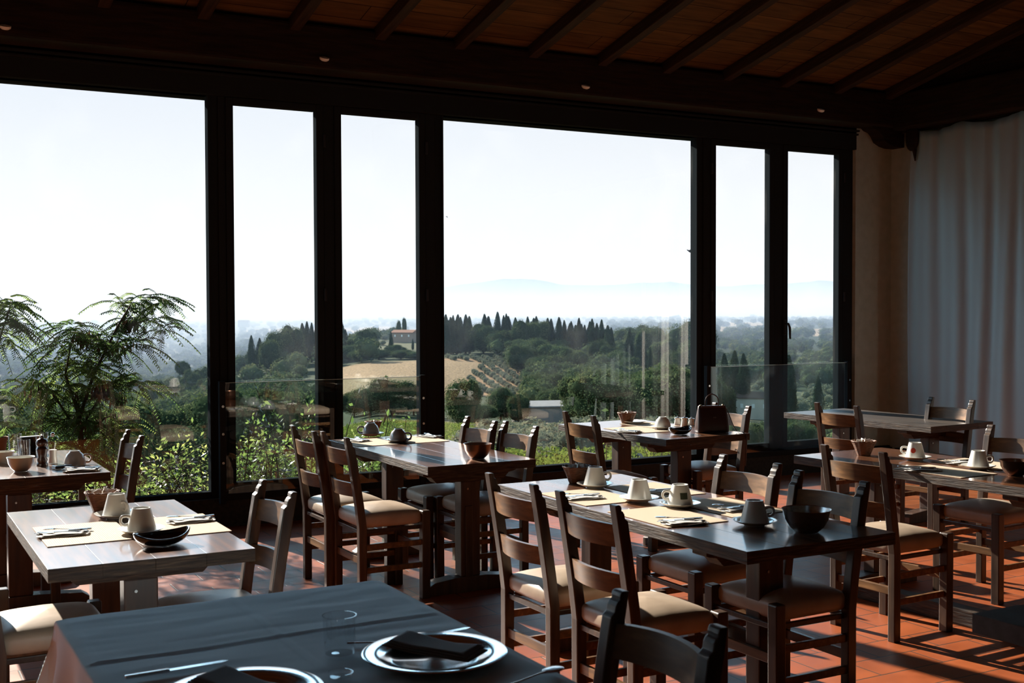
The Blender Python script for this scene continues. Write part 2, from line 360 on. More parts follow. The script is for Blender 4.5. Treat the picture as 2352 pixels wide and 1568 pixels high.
def ground(x, y, rough=True):
    r = hypot(x, y); th = math.atan2(x, y)
    i, a = smooth_interp(th, TH, None); j, b = smooth_interp(math.log(max(10.0, r)), LR, None)
    z = (ZT[i, j]*(1-a)+ZT[i+1, j]*a)*(1-b) + (ZT[i, j+1]*(1-a)+ZT[i+1, j+1]*a)*b
    if rough and r > 25:
        s = min(r*0.004, 7.0)
        z += s*noise.noise(Vector((x/(14+r*0.05), y/(14+r*0.05), 3.1))) if r < 600 else s*noise.noise(Vector((x/160, y/160, 3.1)))
    return z
def region(x, y):
    r = hypot(x, y); u = u_of(math.atan2(x, y))
    wob = 10*noise.noise(Vector((x/30, y/30, 0)))
    if 735 < u < 1100 - max(0, (395-r))*0.9 and 308 + (1050-u)*0.02 < r+wob*0.4 < 428: return 'field'
    if 1010 < u < 1215 and 318 < r < 446 and u < 1215 - max(0, (r-380))*1.1 + 10: return 'grove'
    if 640 < u < 1100 and 152 < r+wob*0.3 < 200: return 'meadow'
    if 640 < u < 1640 and 34 < r < (150 if u < 1090 else 62 + 6*noise.noise(Vector((x/15, y/15, 4)))): return 'vineyard'
    if 1060 < u < 1640 and r < 165: return 'shrubs'
    if 868 < u < 1000 and 500 < r < 690: return 'olives'
    if 1230 < u < 1330 and 200 < r < 240: return 'track'
    if 1640 <= u < 2300 and 210 < r < 470 and noise.noise(Vector((x/60, y/60, 9))) > -0.12: return 'olives'
    if 1400 < u < 1640 and 330 < r < 480 and noise.noise(Vector((x/60, y/60, 9))) > -0.05: return 'olives'
    if 640 < u < 900 and 1300 < r < 3600 : return 'farland'
    if r > (900 if u > 560 else 5200) and noise.noise(Vector((x/420, y/420, 5))) > 0.24: return 'farland'
    return 'wood'
RC = {'field': (0.21, 0.15, 0.08), 'grove': (0.24, 0.155, 0.085), 'meadow': (0.24, 0.185, 0.10), 'vineyard': (0.13, 0.125, 0.05), 'shrubs': (0.13, 0.12, 0.075),
      'olives': (0.10, 0.105, 0.062), 'track': (0.42, 0.33, 0.23), 'farland': (0.25, 0.19, 0.12), 'wood': (0.035, 0.05, 0.024)}
NT, NR = 300, 300
ths = np.linspace(TH[0], TH[-1], NT); rs = np.exp(np.linspace(math.log(10.0), math.log(30000.0), NR))
V = np.zeros((NT*NR, 3), np.float32); C = np.ones((NT*NR, 4), np.float32); k = 0
for t in ths:
    for r in rs:
        x, y = r*sin(t), r*cos(t); V[k] = (x, y, ground(x, y))
        c = RC[region(x, y)] if r > 16 else (0.06, 0.07, 0.03)
        C[k, :3] = c; k += 1
ii, jj = np.meshgrid(np.arange(NT-1), np.arange(NR-1), indexing='ij'); q = (ii*NR+jj).ravel()
F = np.stack([q, q+1, q+NR+1, q+NR], 1)
gm = noisy(mat('country ground', rough=0.95, spec=0.05), ((0.3, (0.6, 0.6, 0.6)), (0.7, (1.3, 1.3, 1.3))), coord='Object', nscale=0.25, detail=9, bump=0.5, bdist=1.0)
at_ = N(gm, 'ShaderNodeVertexColor', layer_name='Col'); mxx = N(gm, 'ShaderNodeMixRGB', blend_type='MULTIPLY'); mxx.inputs[0].default_value = 1.0
cur = bsdf(gm).inputs['Base Color'].links[0].from_socket
L(gm, cur, mxx.inputs[1]); L(gm, at_.outputs['Color'], mxx.inputs[2]); L(gm, mxx.outputs[0], bsdf(gm).inputs['Base Color'])
me = raw_mesh('ground', V, F, gm, 4); me.polygons.foreach_set('use_smooth', [True]*len(me.polygons))
ca = me.color_attributes.new('Col', 'FLOAT_COLOR', 'POINT'); ca.data.foreach_set('color', C.ravel())
tag(link('ground', me), kind='structure')

# mountains on the horizon
def mountains(name, pts, R, depth, mcol, seed, label):
    us = np.linspace(-400, 2700, 220); vs = np.interp(us, [p[0] for p in pts], [p[1] for p in pts])
    Vm = []; nj = 14
    for u, v in zip(us, vs):
        v = v + 1.4*noise.noise(Vector((u/60, seed, 0))) + 0.7*noise.noise(Vector((u/18, seed, 5)))
        top = at_r(u, v, R)
        for j in range(nj):
            t = j/(nj-1); r = R - depth*(1-t)
            d = Vector((top.x, top.y, 0)); d.normalize()
            h = -60 + (top.z+60)*(sin(t*pi/2)**1.3) * (1 + 0.25*(1-t)*noise.noise(Vector((u/45, t*4, seed))))
            Vm.append((d.x*r, d.y*r, h))
    a, b = np.meshgrid(np.arange(219), np.arange(nj-1), indexing='ij'); q = (a*nj+b).ravel()
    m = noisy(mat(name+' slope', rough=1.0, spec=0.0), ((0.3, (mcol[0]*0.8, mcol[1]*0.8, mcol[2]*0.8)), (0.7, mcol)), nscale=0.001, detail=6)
    me = raw_mesh(name, Vm, np.stack([q, q+1, q+nj+1, q+nj], 1), m, 4); me.polygons.foreach_set('use_smooth', [True]*len(me.polygons))
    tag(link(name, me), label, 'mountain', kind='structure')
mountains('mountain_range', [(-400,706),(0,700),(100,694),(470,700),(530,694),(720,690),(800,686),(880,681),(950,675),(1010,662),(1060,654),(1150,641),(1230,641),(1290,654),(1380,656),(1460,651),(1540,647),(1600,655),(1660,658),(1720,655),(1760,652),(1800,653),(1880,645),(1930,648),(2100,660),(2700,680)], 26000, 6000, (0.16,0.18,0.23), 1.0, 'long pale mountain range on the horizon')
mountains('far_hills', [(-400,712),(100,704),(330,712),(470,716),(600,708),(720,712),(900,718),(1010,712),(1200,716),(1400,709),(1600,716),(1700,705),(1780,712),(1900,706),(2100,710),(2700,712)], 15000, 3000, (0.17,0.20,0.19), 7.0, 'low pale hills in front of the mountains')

# ---------------- trees
rng = np.random.default_rng(11)
def cards(P, Nn, size, aspect=1.0, jitter=0.8):
    """small leaf-clump quads at P facing roughly along Nn"""
    n = len(P); Nn = Nn + rng.normal(0, jitter, (n, 3)); Nn /= np.linalg.norm(Nn, axis=1)[:, None]+1e-9
    a = np.cross(Nn, rng.normal(0, 1, (n, 3))); a /= np.linalg.norm(a, axis=1)[:, None]+1e-9
    b = np.cross(Nn, a); s = size*(0.6+0.8*rng.random((n, 1)))
    Vc = np.concatenate([P-a*s*aspect, P-b*s*0.6, P+a*s*aspect, P+b*s*0.6], 1).reshape(-1, 3)
    Fc = np.arange(4*n, dtype=np.int32).reshape(-1, 4)
    return Vc, Fc
def ico(sub):
    bm = bmesh.new(); bmesh.ops.create_icosphere(bm, subdivisions=sub, radius=1.0); bm.verts.index_update()
    v = np.array([x.co[:] for x in bm.verts]); f = np.array([[w.index for w in p.verts] for p in bm.faces]); bm.free(); return v, f
IC = {s: ico(s) for s in (1, 2, 3)}
def lobes(kind, rnd):
    L_ = []
    if kind == 'lump':
        L_.append((0, 0, 0.55, 0.40, 0.40, 0.36))
        for k in range(4):
            a = rnd.random()*2*pi; L_.append((0.22*cos(a), 0.22*sin(a), 0.45+0.3*rnd.random(), 0.22, 0.22, 0.2))
    if kind == 'round':
        L_.append((0, 0, 0.55, 0.42, 0.42, 0.36))
        for k in range(9):
            a = rnd.random()*2*pi; d = 0.18+0.16*rnd.random(); z = 0.38+0.4*rnd.random(); s = 0.17+0.10*rnd.random()
            L_.append((d*cos(a), d*sin(a), z, s, s, s*0.85))
    elif kind == 'tall':
        L_.append((0, 0, 0.5, 0.26, 0.26, 0.42))
        for k in range(9):
            a = rnd.random()*2*pi; z = 0.2+0.65*rnd.random(); d = 0.13*(1.1-z*0.6); s = 0.12+0.08*rnd.random()
            L_.append((d*cos(a), d*sin(a), z, s, s, s*1.3))
    elif kind == 'pine':
        L_.append((0, 0, 0.80, 0.42, 0.42, 0.15))
        for k in range(8):
            a = rnd.random()*2*pi; d = 0.25+0.12*rnd.random(); s = 0.15
            L_.append((d*cos(a), d*sin(a), 0.78+0.08*rnd.random(), s, s, s*0.6))
    return L_
def crown_mesh(name, kind, mt, seed, ncard, csize, sub=2, core='core'):
    rnd = random.Random(seed); Vs, Fs, base = [], [], 0
    L_ = lobes(kind, rnd) if kind != 'cypress' else None
    if kind == 'cypress':
        n = ncard; t = rng.random(n)**0.8; a = rng.random(n)*2*pi
        rad = 0.115*np.sin(np.clip(t*0.97+0.03, 0, 1)**0.55*pi)**0.75*(1+0.16*np.sin(a*3+t*9+seed))+0.006
        rad *= 0.85+0.25*rng.random(n)
        P = np.stack([rad*np.cos(a), rad*np.sin(a), 0.03+t*0.97], 1); Nn = np.stack([np.cos(a), np.sin(a), np.full(n, 0.5)], 1)
        v, f = IC[sub]; cv = v.copy(); tt = (cv[:, 2]+1)/2; rr = 0.10*np.sin(np.clip(tt*0.97+0.03, 0, 1)**0.55*pi)**0.75
        nn = np.linalg.norm(cv[:, :2], axis=1)+1e-6; cv[:, 0] *= rr/nn; cv[:, 1] *= rr/nn; cv[:, 2] = 0.03+tt*0.93
        Cv, Cf = cv, f
    else:
        ws = np.array([l[3]*l[5] for l in L_]); ws /= ws.sum(); idx = rng.choice(len(L_), ncard, p=ws)
        d = rng.normal(0, 1, (ncard, 3)); d /= np.linalg.norm(d, axis=1)[:, None]
        Lm = np.array(L_)[idx]; bumpy = 0.92+0.2*rng.random(ncard)
        P = Lm[:, :3] + d*Lm[:, 3:]*bumpy[:, None]; Nn = d + np.array([0, 0, 0.4])
        Cv, Cf, b0 = [], [], 0; v, f = IC[sub]
        for l in L_:
            cv = v*np.array(l[3:])*0.9; cv = cv*(1+0.14*np.array([noise.noise(Vector(p*6)+Vector((seed, l[0]*9, 0))) for p in v]))[:, None] + np.array(l[:3])
            Cv.append(cv); Cf.append(f+b0); b0 += len(v)
        Cv = np.concatenate(Cv); Cf = np.concatenate(Cf)
    Vc, Fc = cards(P, Nn, csize, 1.0)
    leaves = (Vc, Fc); corea = (Cv, Cf)
    return leaves, corea
VAR = {}
def tree_variant(key, kind, mt, seed, ncard, csize, sub=2, core='core'):
    (Vc, Fc), (Cv, Cf) = crown_mesh(key, kind, mt, seed, ncard, csize, sub)
    # leaves as quads split to triangles, so that one mesh carries both
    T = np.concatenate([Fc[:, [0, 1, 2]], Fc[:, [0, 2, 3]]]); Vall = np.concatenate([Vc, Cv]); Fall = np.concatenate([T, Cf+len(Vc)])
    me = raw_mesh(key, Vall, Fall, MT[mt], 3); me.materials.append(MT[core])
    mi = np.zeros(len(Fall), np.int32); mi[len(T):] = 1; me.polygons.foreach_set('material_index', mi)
    # trunk
    tk = MB()
    top = {'round': 0.4, 'tall': 0.3, 'pine': 0.74, 'cypress': 0.1}[kind]
    tk.tube([(0, 0, -0.08), (0.01, 0.005, top*0.5), (0, 0, top)], [0.035, 0.028, 0.018], 7)
    tm = bpy.data.meshes.new(key+'_trunk'); tm.from_pydata(tk.v, [], tk.f); tm.materials.append(MT['bark'])
    VAR[key] = (me, tm)
for s in range(5): tree_variant('round%d' % s, 'round', 'leaf_wood', s+1, 7500, 0.0145)
for s in range(2): tree_variant('tall%d' % s, 'tall', 'leaf_wood', s+21, 6000, 0.014)
for s in range(3): tree_variant('cypress%d' % s, 'cypress', 'leaf_cyp', s+31, 4500, 0.011)
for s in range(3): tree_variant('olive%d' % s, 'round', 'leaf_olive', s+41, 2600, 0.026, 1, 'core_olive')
tree_variant('pine0', 'pine', 'leaf_cyp', 51, 2600, 0.022)
def tree(key, name, x, y, h, wid, label, cat, group, dz=None):
    if dz is None: dz = 0.0 if key[:3] in ('cyp', 'pin') else -0.12*h
    me, tm = VAR[key]
    o = empty(name, (x, y, ground(x, y)+dz), random.random()*6.28, label, cat, group)
    c = link('crown', me, o); t = link('trunk', tm, o)
    o.scale = (h*wid, h*wid, h)
    return o
placed = []
def free(x, y, d):
    for (a, b, e) in placed:
        if abs(a-x) < d+e and abs(b-y) < d+e and hypot(a-x, b-y) < (d+e): return False
    return True
def xy(u, r):
    th = YAW + math.atan((u-IW/2)/FPX); return r*sin(th), r*cos(th)
# cypresses on the ridge: (column, distance, row of the tip)
CYP = [(577,470,770),(596,478,776),(694,492,742),(705,486,738),(716,492,741),(727,486,744),(738,490,738),(748,494,744),(757,488,742),(768,490,741),(784,486,738),(793,492,756),
 (898,476,762),(948,508,788),(1014,478,718),(1024,472,722),(1035,480,728),(1041,474,724),(1052,482,722),(1058,474,728),(1070,480,722),(1078,476,726),(1030,488,735),(1047,490,736),
 (1113,496,721),(1122,500,726),(1143,498,716),(1157,502,724),(1163,496,720),(1168,500,726),(1184,496,729),(1258,486,730),(1266,490,732),(1248,484,748),(1284,474,728),(1296,478,735),
 (1309,476,742),(1322,480,746),(1312,488,738),(1330,470,730),(1343,474,746),(1350,478,752),(1360,470,732),(1371,474,742),(1382,466,734),(1390,470,756),(1396,462,747),(1404,466,752),
 (1446,455,756),(1468,448,770),(1478,452,776),(1494,430,800),(1355,482,738),(1336,484,744),(1212,490,727),(1226,492,730),(1232,494,726),(1220,498,738)]
for i, (u, r, v) in enumerate(CYP):
    x, y = xy(u, r); z = ground(x, y); top = at_r(u, v, r).z; h = max(5.0, min(22.0, top-z))
    w = random.uniform(0.85, 1.25)
    side = 'left' if u < 830 else ('above the tan field' if u < 1100 else 'right')
    lab = {'left': 'dark narrow cypress in the ridge row left of the brick villa', 'above the tan field': 'dark narrow cypress on the ridge above the tan field', 'right': 'dark narrow cypress on the crest right of the pale track'}[side]
    tree('cypress%d' % (i % 3), 'cypress_tree', x, y, h, w, lab, 'tree', 'cypresses on the ridge, '+side); placed.append((x, y, 1.2))
for (u, r, v) in ((1664,300,812),(1688,305,805),(1708,300,812),(1812,255,815),(1815,235,862),(1880,300,862)):
    x, y = xy(u, r); z = ground(x, y); h = at_r(u, v, r).z-z
    tree('cypress%d' % (u % 3), 'cypress_tree', x, y, h, 1.0, 'tall dark cypress among the olives seen through the right casements', 'tree', 'cypresses below the right casements'); placed.append((x, y, 2.5))
def fit(key, name, u, r, v, wpx, label, cat, group):
    x, y = xy(u, r); z = ground(x, y); top = at_r(u, v, r).z; h = max(2.5, (top-z)/(1.0 if key[:3] in ('cyp', 'pin') else 0.86)); w = wpx/FPX*r
    wid = w/(0.84*h if not key.startswith('pine') else 0.95*h)
    tree(key, name, x, y, h, wid, label, cat, group); placed.append((x, y, w*0.42))
# large single trees that shape the ridge: (column, distance, row of the top, width in columns)
BIG = [(360,420,866,40),(385,430,858,40),(440,430,846,44),(465,440,838,40),(400,410,874,40),(345,400,884,40),(425,400,878,40),(470,410,868,44),(640,470,752,62),(672,476,746,52),(620,455,776,50),(760,470,762,60),(1110,470,740,62),(1140,462,756,66),(1175,468,762,50),(1195,440,776,64),(1232,430,772,80),(1190,400,790,60),
 (1280,415,788,82),(1318,400,800,70),(1250,385,812,80),(1300,360,828,84),(1360,390,826,70),(1350,350,846,84),(1400,360,842,66),(1240,345,850,76),(1420,420,800,60),(1400,440,790,50),(1440,400,818,54),
 (1210,460,735,60),(1240,478,732,48),(1380,445,775,50),(905,470,790,46),(842,480,752,42),(820,470,772,44),(800,455,790,50),(870,450,800,50),(830,440,800,50),(920,445,802,50),(960,440,806,50),
 (1500,520,748,70),(1560,560,738,80),(1600,560,732,70),(1460,560,750,60),(1530,480,778,70),(1590,470,775,70),(1545,430,800,60),(1490,640,742,60),(1430,640,748,60)]
for i, (u, r, v, w) in enumerate(BIG):
    fit('round%d' % (i % 5), 'broadleaf_tree', u, r, v, w, 'rounded green tree on the wooded crest beneath the cypresses' if u < 1480 and u > 1090 else ('rounded tree on the far wooded slope right of the last cypress' if u >= 1480 else 'rounded green tree on the ridge above the tan field'), 'tree', 'crest trees ' + ('right' if u >= 1480 else ('middle' if u > 1090 else 'left')))
fit('tall0', 'conifer_tree', 915, 625, 732, 20, 'left of the two pointed firs beside the brick villa', 'tree', None)
fit('tall1', 'conifer_tree', 929, 628, 732, 18, 'right of the two pointed firs beside the brick villa', 'tree', None)
fit('pine0', 'umbrella_pine', 419, 440, 824, 36, 'umbrella pine with a flat dome left of the first mullion', 'tree', None)
NEAR = [(1060,150,862,78),(1075,160,905,60),(900,215,868,100),(850,215,880,90),(950,222,880,70),(812,225,895,60),(870,230,905,80),(1370,205,880,90),(1330,215,870,80),(1300,225,880,74),(1410,215,885,70),(1150,215,885,70),(1190,210,905,50),(1110,205,925,60),(1260,235,890,60),(1450,200,915,60),(1490,195,905,80),(1540,190,895,80),(1590,180,900,70),(1560,210,880,60)]
for i, (u, r, v, w) in enumerate(NEAR):
    fit('round%d' % ((i*2) % 5), 'broadleaf_tree', u, r, v, w, 'dense dark tree in the valley behind the green vineyard', 'tree', 'valley trees behind the vineyard')
# houses
def house(name, u, r, v, w, d, h, roofh, rz, label, wallc, roofc, wins=2, floors=1):
    x, y = xy(u, r); z = at_r(u, v, r).z
    wm = noisy(mat(name+' wall', rough=0.9, spec=0.1), ((0.3, tuple(c*0.85 for c in wallc)), (0.7, wallc)), nscale=0.8)
    rm = noisy(mat(name+' roof', rough=0.9, spec=0.1), ((0.3, tuple(c*0.7 for c in roofc)), (0.7, roofc)), nscale=1.5, scale=(1, 4, 1))
    o = empty(name, (x, y, z), rz, label, 'house')
    MB().box((0, 0, h/2-3), (w, d, h+6)).build('wall', wm, o)
    e = 0.5
    b = MB(); b.prism([(-d/2-e, h-0.1), (d/2+e, h-0.1), (d/2+e, h+0.1), (0, h+roofh), (-d/2-e, h+0.1)], -w/2-e, w/2+e, 'x'); b.build('roof', rm, o)
    for fl in range(floors):
        for i in range(wins):
            wx = -w/2 + w*(i+0.5)/wins
            f = MB().box((wx, -d/2-0.03, h*(fl+0.55)/floors), (0.7, 0.12, 1.0)).build('window', mat('pale shutter', (0.6, 0.6, 0.55), 0.6), o)
    return o
house('farmhouse', 1735, 300, 952, 8.4, 6.5, 4.4, 1.4, -YAW-0.35, 'cream farmhouse with four small windows seen through the right casements', (0.40, 0.37, 0.30), (0.10, 0.07, 0.055), 3)
house('stone_shed', 1676, 345, 886, 3.6, 4.5, 2.4, 1.0, -YAW+0.6, 'small yellow stone shed with gable roof among the olives', (0.36, 0.31, 0.18), (0.12, 0.10, 0.08), 0)
house('brick_villa', 930, 590, 779, 11, 8, 3.4, 1.4, -YAW-0.3, 'brick villa with tiled roof beside two firs on the ridge', (0.26, 0.19, 0.14), (0.26, 0.14, 0.09), 3)
house('far_manor', 560, 3200, 746, 28, 16, 9, 4, -YAW, 'pale far manor on the hazy hill beside the first mullion', (0.3, 0.27, 0.25), (0.2, 0.14, 0.12), 0)
house('barn', 1240, 215, 962, 9, 8, 2.6, 0.8, -YAW+0.2, 'low grey barn roof in the valley by the pale track', (0.22, 0.22, 0.2), (0.26, 0.27, 0.26), 0)
for (u, r, w) in ((1738,300,13),(1676,345,9),(930,590,15),(556,3200,80),(1240,215,12)):
    x, y = xy(u, r); placed.append((x, y, w*0.6))
    x, y = xy(u, r-w); placed.append((x, y, w*0.55))
# olives in rows on the grove slope
cnt = 0
A0 = Vector((*xy(1120, 385), 0)); du = Vector((0.95, -0.30, 0)).normalized(); dvv = Vector((-du.y, du.x, 0))
for i in range(-18, 19):
    for j in range(-30, 31):
        p = A0 + du*(i*4.6) + dvv*(j*3.1) + Vector((random.uniform(-.5, .5), random.uniform(-.5, .5), 0))
        if region(p.x, p.y) == 'grove' and free(p.x, p.y, 0.1) and cnt < 290:
            h = random.uniform(1.9, 2.5); tree('olive%d' % (cnt % 3), 'olive_tree', p.x, p.y, h, 1.0, 'grey-green olive tree in the rows beside the tan field', 'tree', 'olive trees in the hillside rows'); cnt += 1
            placed.append((p.x, p.y, 0.6))
# nearer woodland trees one by one, everything further in one mass
nW = 0; tries = 0; cand = []
while tries < 60000 and len(cand) < 5200:
    tries += 1
    th = random.uniform(radians(0), radians(52)); r = exp(random.uniform(math.log(62), math.log(5200)))
    x, y = r*sin(th), r*cos(th); rg = region(x, y); u = u_of(th)
    if rg in ('field', 'grove', 'meadow', 'vineyard', 'track'): continue
    if rg == 'farland' and random.random() > 0.12: continue
    small = rg in ('olives', 'shrubs')
    h = random.uniform(3.2, 4.8) if rg == 'olives' else (random.uniform(1.6, 3.0) if rg == 'shrubs' else random.uniform(6.5, 11.5))
    if not small and r < 260 and u < 760: h *= 0.62
    if not small and u > 1640 and r < 210: h *= 0.5
    if r > 900: h = random.uniform(9, 14)*(r/1500)**0.35
    d = h*(0.30 if not small else 0.36)
    if r < 1200 and not free(x, y, d*0.72): continue
    # keep the ridge line, the field and the houses in sight
    tp = ground(x, y)+h; dd = hypot(x, y); row = IH/2 - FPX*(((tp-EYE[2])*cos(PIT)/(dd*cos(th-YAW))) + sin(PIT))
    if 735 < u < 1220 and r < 310 and row < 930 + (0 if r > 200 else 25): continue
    if 860 < u < 1000 and 430 < r < 500: continue
    if 1150 < u < 1330 and 165 < r < 200: continue
    if r > 520 and r < 3000 and 1000 < u < 1400 and row < 742: continue
    if 700 < u < 1110 and 296 < r < 432: continue
    if 1000 < u < 1096 and 425 < r < 520: continue
    if u > 1640 and r < 290 and row < 948: continue
    if 250 < u < 560 and r < 480 and row < 835: continue
    if 540 < u < 735 and r < 640 and row < 765: continue
    if abs(u-1738) < 75 and 150 < r < 300 and row < 960: continue
    if abs(u-1676) < 45 and 150 < r < 345 and row < 893: continue
    if 880 < u < 975 and 420 < r < 590 and row < 783: continue
    if abs(u-1240) < 60 and 120 < r < 215 and row < 962: continue
    cand.append((r, x, y, h, small, rg)); placed.append((x, y, d*0.72)) if r < 1200 else None
cand.sort(key=lambda c: -c[3]/c[0])
for (r, x, y, h, small, rg) in cand[:250]:
    u = u_of(math.atan2(x, y))
    if small: tree('olive%d' % random.randrange(3), 'olive_tree', x, y, h, 1.15, 'grey olive bush below the green vineyard and the barn' if rg == 'shrubs' else 'grey-green olive tree on the terraced slope at right', 'tree', 'scattered olives, '+rg)
    else:
        zn = 'left' if u < 735 else ('middle' if u < 1640 else 'right')
        tree('round%d' % random.randrange(5), 'broadleaf_tree', x, y, h, random.uniform(0.85, 1.15), {'left': 'bushy dark tree on the shaded slope behind the casement shrubs', 'middle': 'bushy tree in the valley wood below the cypress crest', 'right': 'bushy tree on the slope seen through the right casements'}[zn], 'tree', 'woodland trees, '+zn)
def mass(name, items, mt, key_n, ncard, csize, label, cat):
    protos = []
    for s in range(6):
        far_ = s >= 3
        (Vc, Fc), (Cv, Cf) = crown_mesh('m', 'lump', mt, 60+s, int(ncard*(0.4 if far_ else 1)), csize*(1.5 if far_ else 1), 1)
        T = np.concatenate([Fc[:, [0, 1, 2]], Fc[:, [0, 2, 3]]]); protos.append((np.concatenate([Vc, Cv]), np.concatenate([T, Cf+len(Vc)])))
    Vs, Fs, b = [], [], 0
    for (r, x, y, h, small, rg) in items:
        pv, pf = protos[random.randrange(3)+(3 if r > 1100 else 0)]; a = random.random()*6.28; w = h*(1.15 if small else 1.0)*(1.25 if r > 900 else 1.0)
        R = np.array([[cos(a), -sin(a), 0], [sin(a), cos(a), 0], [0, 0, 1]])
        Vs.append((pv*np.array([w, w, h]))@R.T + np.array([x, y, ground(x, y)-0.12*h])); Fs.append(pf+b); b += len(pv)
    me = raw_mesh(name, np.concatenate(Vs), np.concatenate(Fs), MT[mt], 3)
    tag(link(name, me), label, cat, kind='stuff')
rest = cand[250:]
mass('distant_woodland', [c for c in rest if not c[4]], 'leaf_mass', 3, 520, 0.042, 'distant woods covering the hills behind the nearer trees', 'woodland')
mass('distant_olive_groves', [c for c in rest if c[4]], 'leaf_olive', 3, 420, 0.048, 'grey-green olive groves spread over the right-hand slopes', 'grove')

# vineyard rows
vr = Vector((cos(0.02), sin(0.02), 0)); vp = Vector((-vr.y, vr.x, 0)); nrow = 0
for k in range(50):
    y0 = 34 + k*2.4; pts = []
    Vs, Ns = [], []
    for s in np.arange(0, 110, 0.10):
        p = Vector((0, y0, 0)) + vr*s
        if region(p.x, p.y) != 'vineyard': continue
        g = ground(p.x, p.y)
        for q in range(6):
            a = rng.random()*2*pi; rr = 0.33*(0.6+0.5*rng.random())
            Vs.append((p.x+rng.normal(0, .06), p.y+rr*cos(a), g+0.85+rr*1.25*sin(a))); Ns.append((0, cos(a), sin(a)))
    if len(Vs) < 60: continue
    Vc, Fc = cards(np.array(Vs), np.array(Ns), 0.085)
    me = raw_mesh('vine_row', Vc, Fc, MT['leaf_vine'], 4)
    tag(link('vine_row', me), 'yellow-green row of vines on the terrace below the windows', 'vine row', 'vineyard rows below the windows')

# ---------------- near shrubs and the feathery tree by the window
def leaf_quads(P, D, ln, wd, droop=0.3, nrm=None):
    """pointed leaves (4 corners, folded a little) at P growing along D"""
    n = len(P); D = D/(np.linalg.norm(D, axis=1)[:, None]+1e-9)
    a = np.cross(D, rng.normal(0, 1, (n, 3)) if nrm is None else nrm); a /= np.linalg.norm(a, axis=1)[:, None]+1e-9
    l = ln*(0.7+0.6*rng.random((n, 1))); w = wd*(0.8+0.4*rng.random((n, 1)))
    dn = np.array([0, 0, -1.0])
    mid = P + D*l*0.45 + dn*l*droop*0.12; tip = P + D*l + dn*l*droop*0.6
    Vc = np.concatenate([P, mid+a*w*0.5, tip, mid-a*w*0.5], 1).reshape(-1, 3)
    return Vc, np.arange(4*n, dtype=np.int32).reshape(-1, 4)
def shrub(name, base, top_pts, label, cat, group=None, leaf=0.055, per=60, mt='leaf_bush', spread=0.16, wr=0.42):
    """stems from base to every top point, each carrying leaves"""
    root = empty(name, base, 0, label, cat, group); st = MB(); P, D = [], []
    b = Vector(base)
    for tp in top_pts:
        t = Vector(tp)-b; L0 = t.length; side = Vector((random.uniform(-1, 1), random.uniform(-1, 1), 0))*0.12*L0
        pts = [Vector((0, 0, 0)).lerp(t, s) + side*sin(s*pi) for s in (0, .25, .5, .75, 1.0)]
        st.tube(pts, [0.008+0.006*L0, 0.008, 0.006, 0.004, 0.002], 5)
        n = int(per*(0.6+L0*0.5))
        for i in range(n):
            s = 0.25+0.75*(i+random.random())/n; q = s*4; k = min(3, int(q)); c = pts[k].lerp(pts[k+1], q-k)
            off = Vector((random.gauss(0, 1), random.gauss(0, 1), random.gauss(0, 0.7)))*spread*(1.15-s*0.75)
            P.append(c+off); dd = off.normalized()+Vector((0, 0, 0.35)) if off.length > 0 else Vector((0, 0, 1)); D.append(dd)
            if off.length > spread*0.9: st.tube([c, c+off], 0.0016, 3, cap=False)
    st.build('stem', MT['bark'], root)
    Vc, Fc = leaf_quads(np.array([p[:] for p in P]), np.array([d[:] for d in D]), leaf, leaf*wr)
    link('foliage', raw_mesh('foliage', Vc, Fc, MT[mt], 4), root)
    return root
def cloud(n, u0, u1, v0, v1, y0, y1):
    return [at_y(random.uniform(u0, u1), random.uniform(v0, v1), random.uniform(y0, y1)) for _ in range(n)]
def gz(x, y): return ground(x, y)
def shrub_px(name, u, y, tops, **kw):
    p = at_y(u, 1100, y); return shrub(name, (p.x, p.y, gz(p.x, p.y)), tops, **kw)
shrub_px('leafy_shrub', 430, 10.6, cloud(16, 350, 485, 985, 1110, 10.3, 11.0), label='sunlit green shrub behind the glass left of the first mullion', cat='shrub', per=75)
shrub_px('leafy_shrub', 330, 11.6, cloud(14, 250, 420, 1030, 1120, 11.0, 12.4), label='dark green shrub behind the ladder-back chair at left', cat='shrub', per=80)
shrub_px('leafy_shrub', 230, 11.2, cloud(12, 110, 300, 1060, 1130, 10.8, 11.8), label='low shrub seen under the left window table', cat='shrub', per=70)
shrub_px('leafy_shrub', 60, 11.6, cloud(14, -20, 130, 1000, 1110, 11.2, 12.4), label='green shrub behind the glasses at the left edge', cat='shrub', per=80)
shrub_px('leafy_shrub', 520, 12.6, cloud(16, 440, 620, 1000, 1090, 12.2, 13.2), label='low green shrub behind the left casement shrubs', cat='shrub', per=90)
shrub_px('leafy_shrub', 760, 12.2, cloud(14, 690, 860, 1030, 1080, 11.8, 12.8), label='low green shrub behind the pair of left chairs', cat='shrub', per=80)
shrub_px('leafy_shrub', 580, 10.5, cloud(16, 540, 660, 960, 1090, 10.2, 10.9), label='sunlit shrub filling the lower left casement', cat='shrub', per=85)
shrub_px('leafy_shrub', 660, 10.8, cloud(14, 610, 728, 940, 1095, 10.4, 11.2), label='sunlit shrub at the right side of the left casement', cat='shrub', per=80)
shrub_px('tall_sprig', 590, 10.3, [at_y(580, 868, 10.3), at_y(597, 905, 10.35), at_y(630, 945, 10.4)], label='tall thin sprig with yellow leaves rising in the left casement', cat='sprig', leaf=0.07, per=12, spread=0.05)
shrub_px('tall_sprig', 706, 10.3, [at_y(700, 905, 10.3), at_y(712, 930, 10.35)], label='thin leafy sprig beside the second mullion', cat='sprig', leaf=0.06, per=20, spread=0.05)
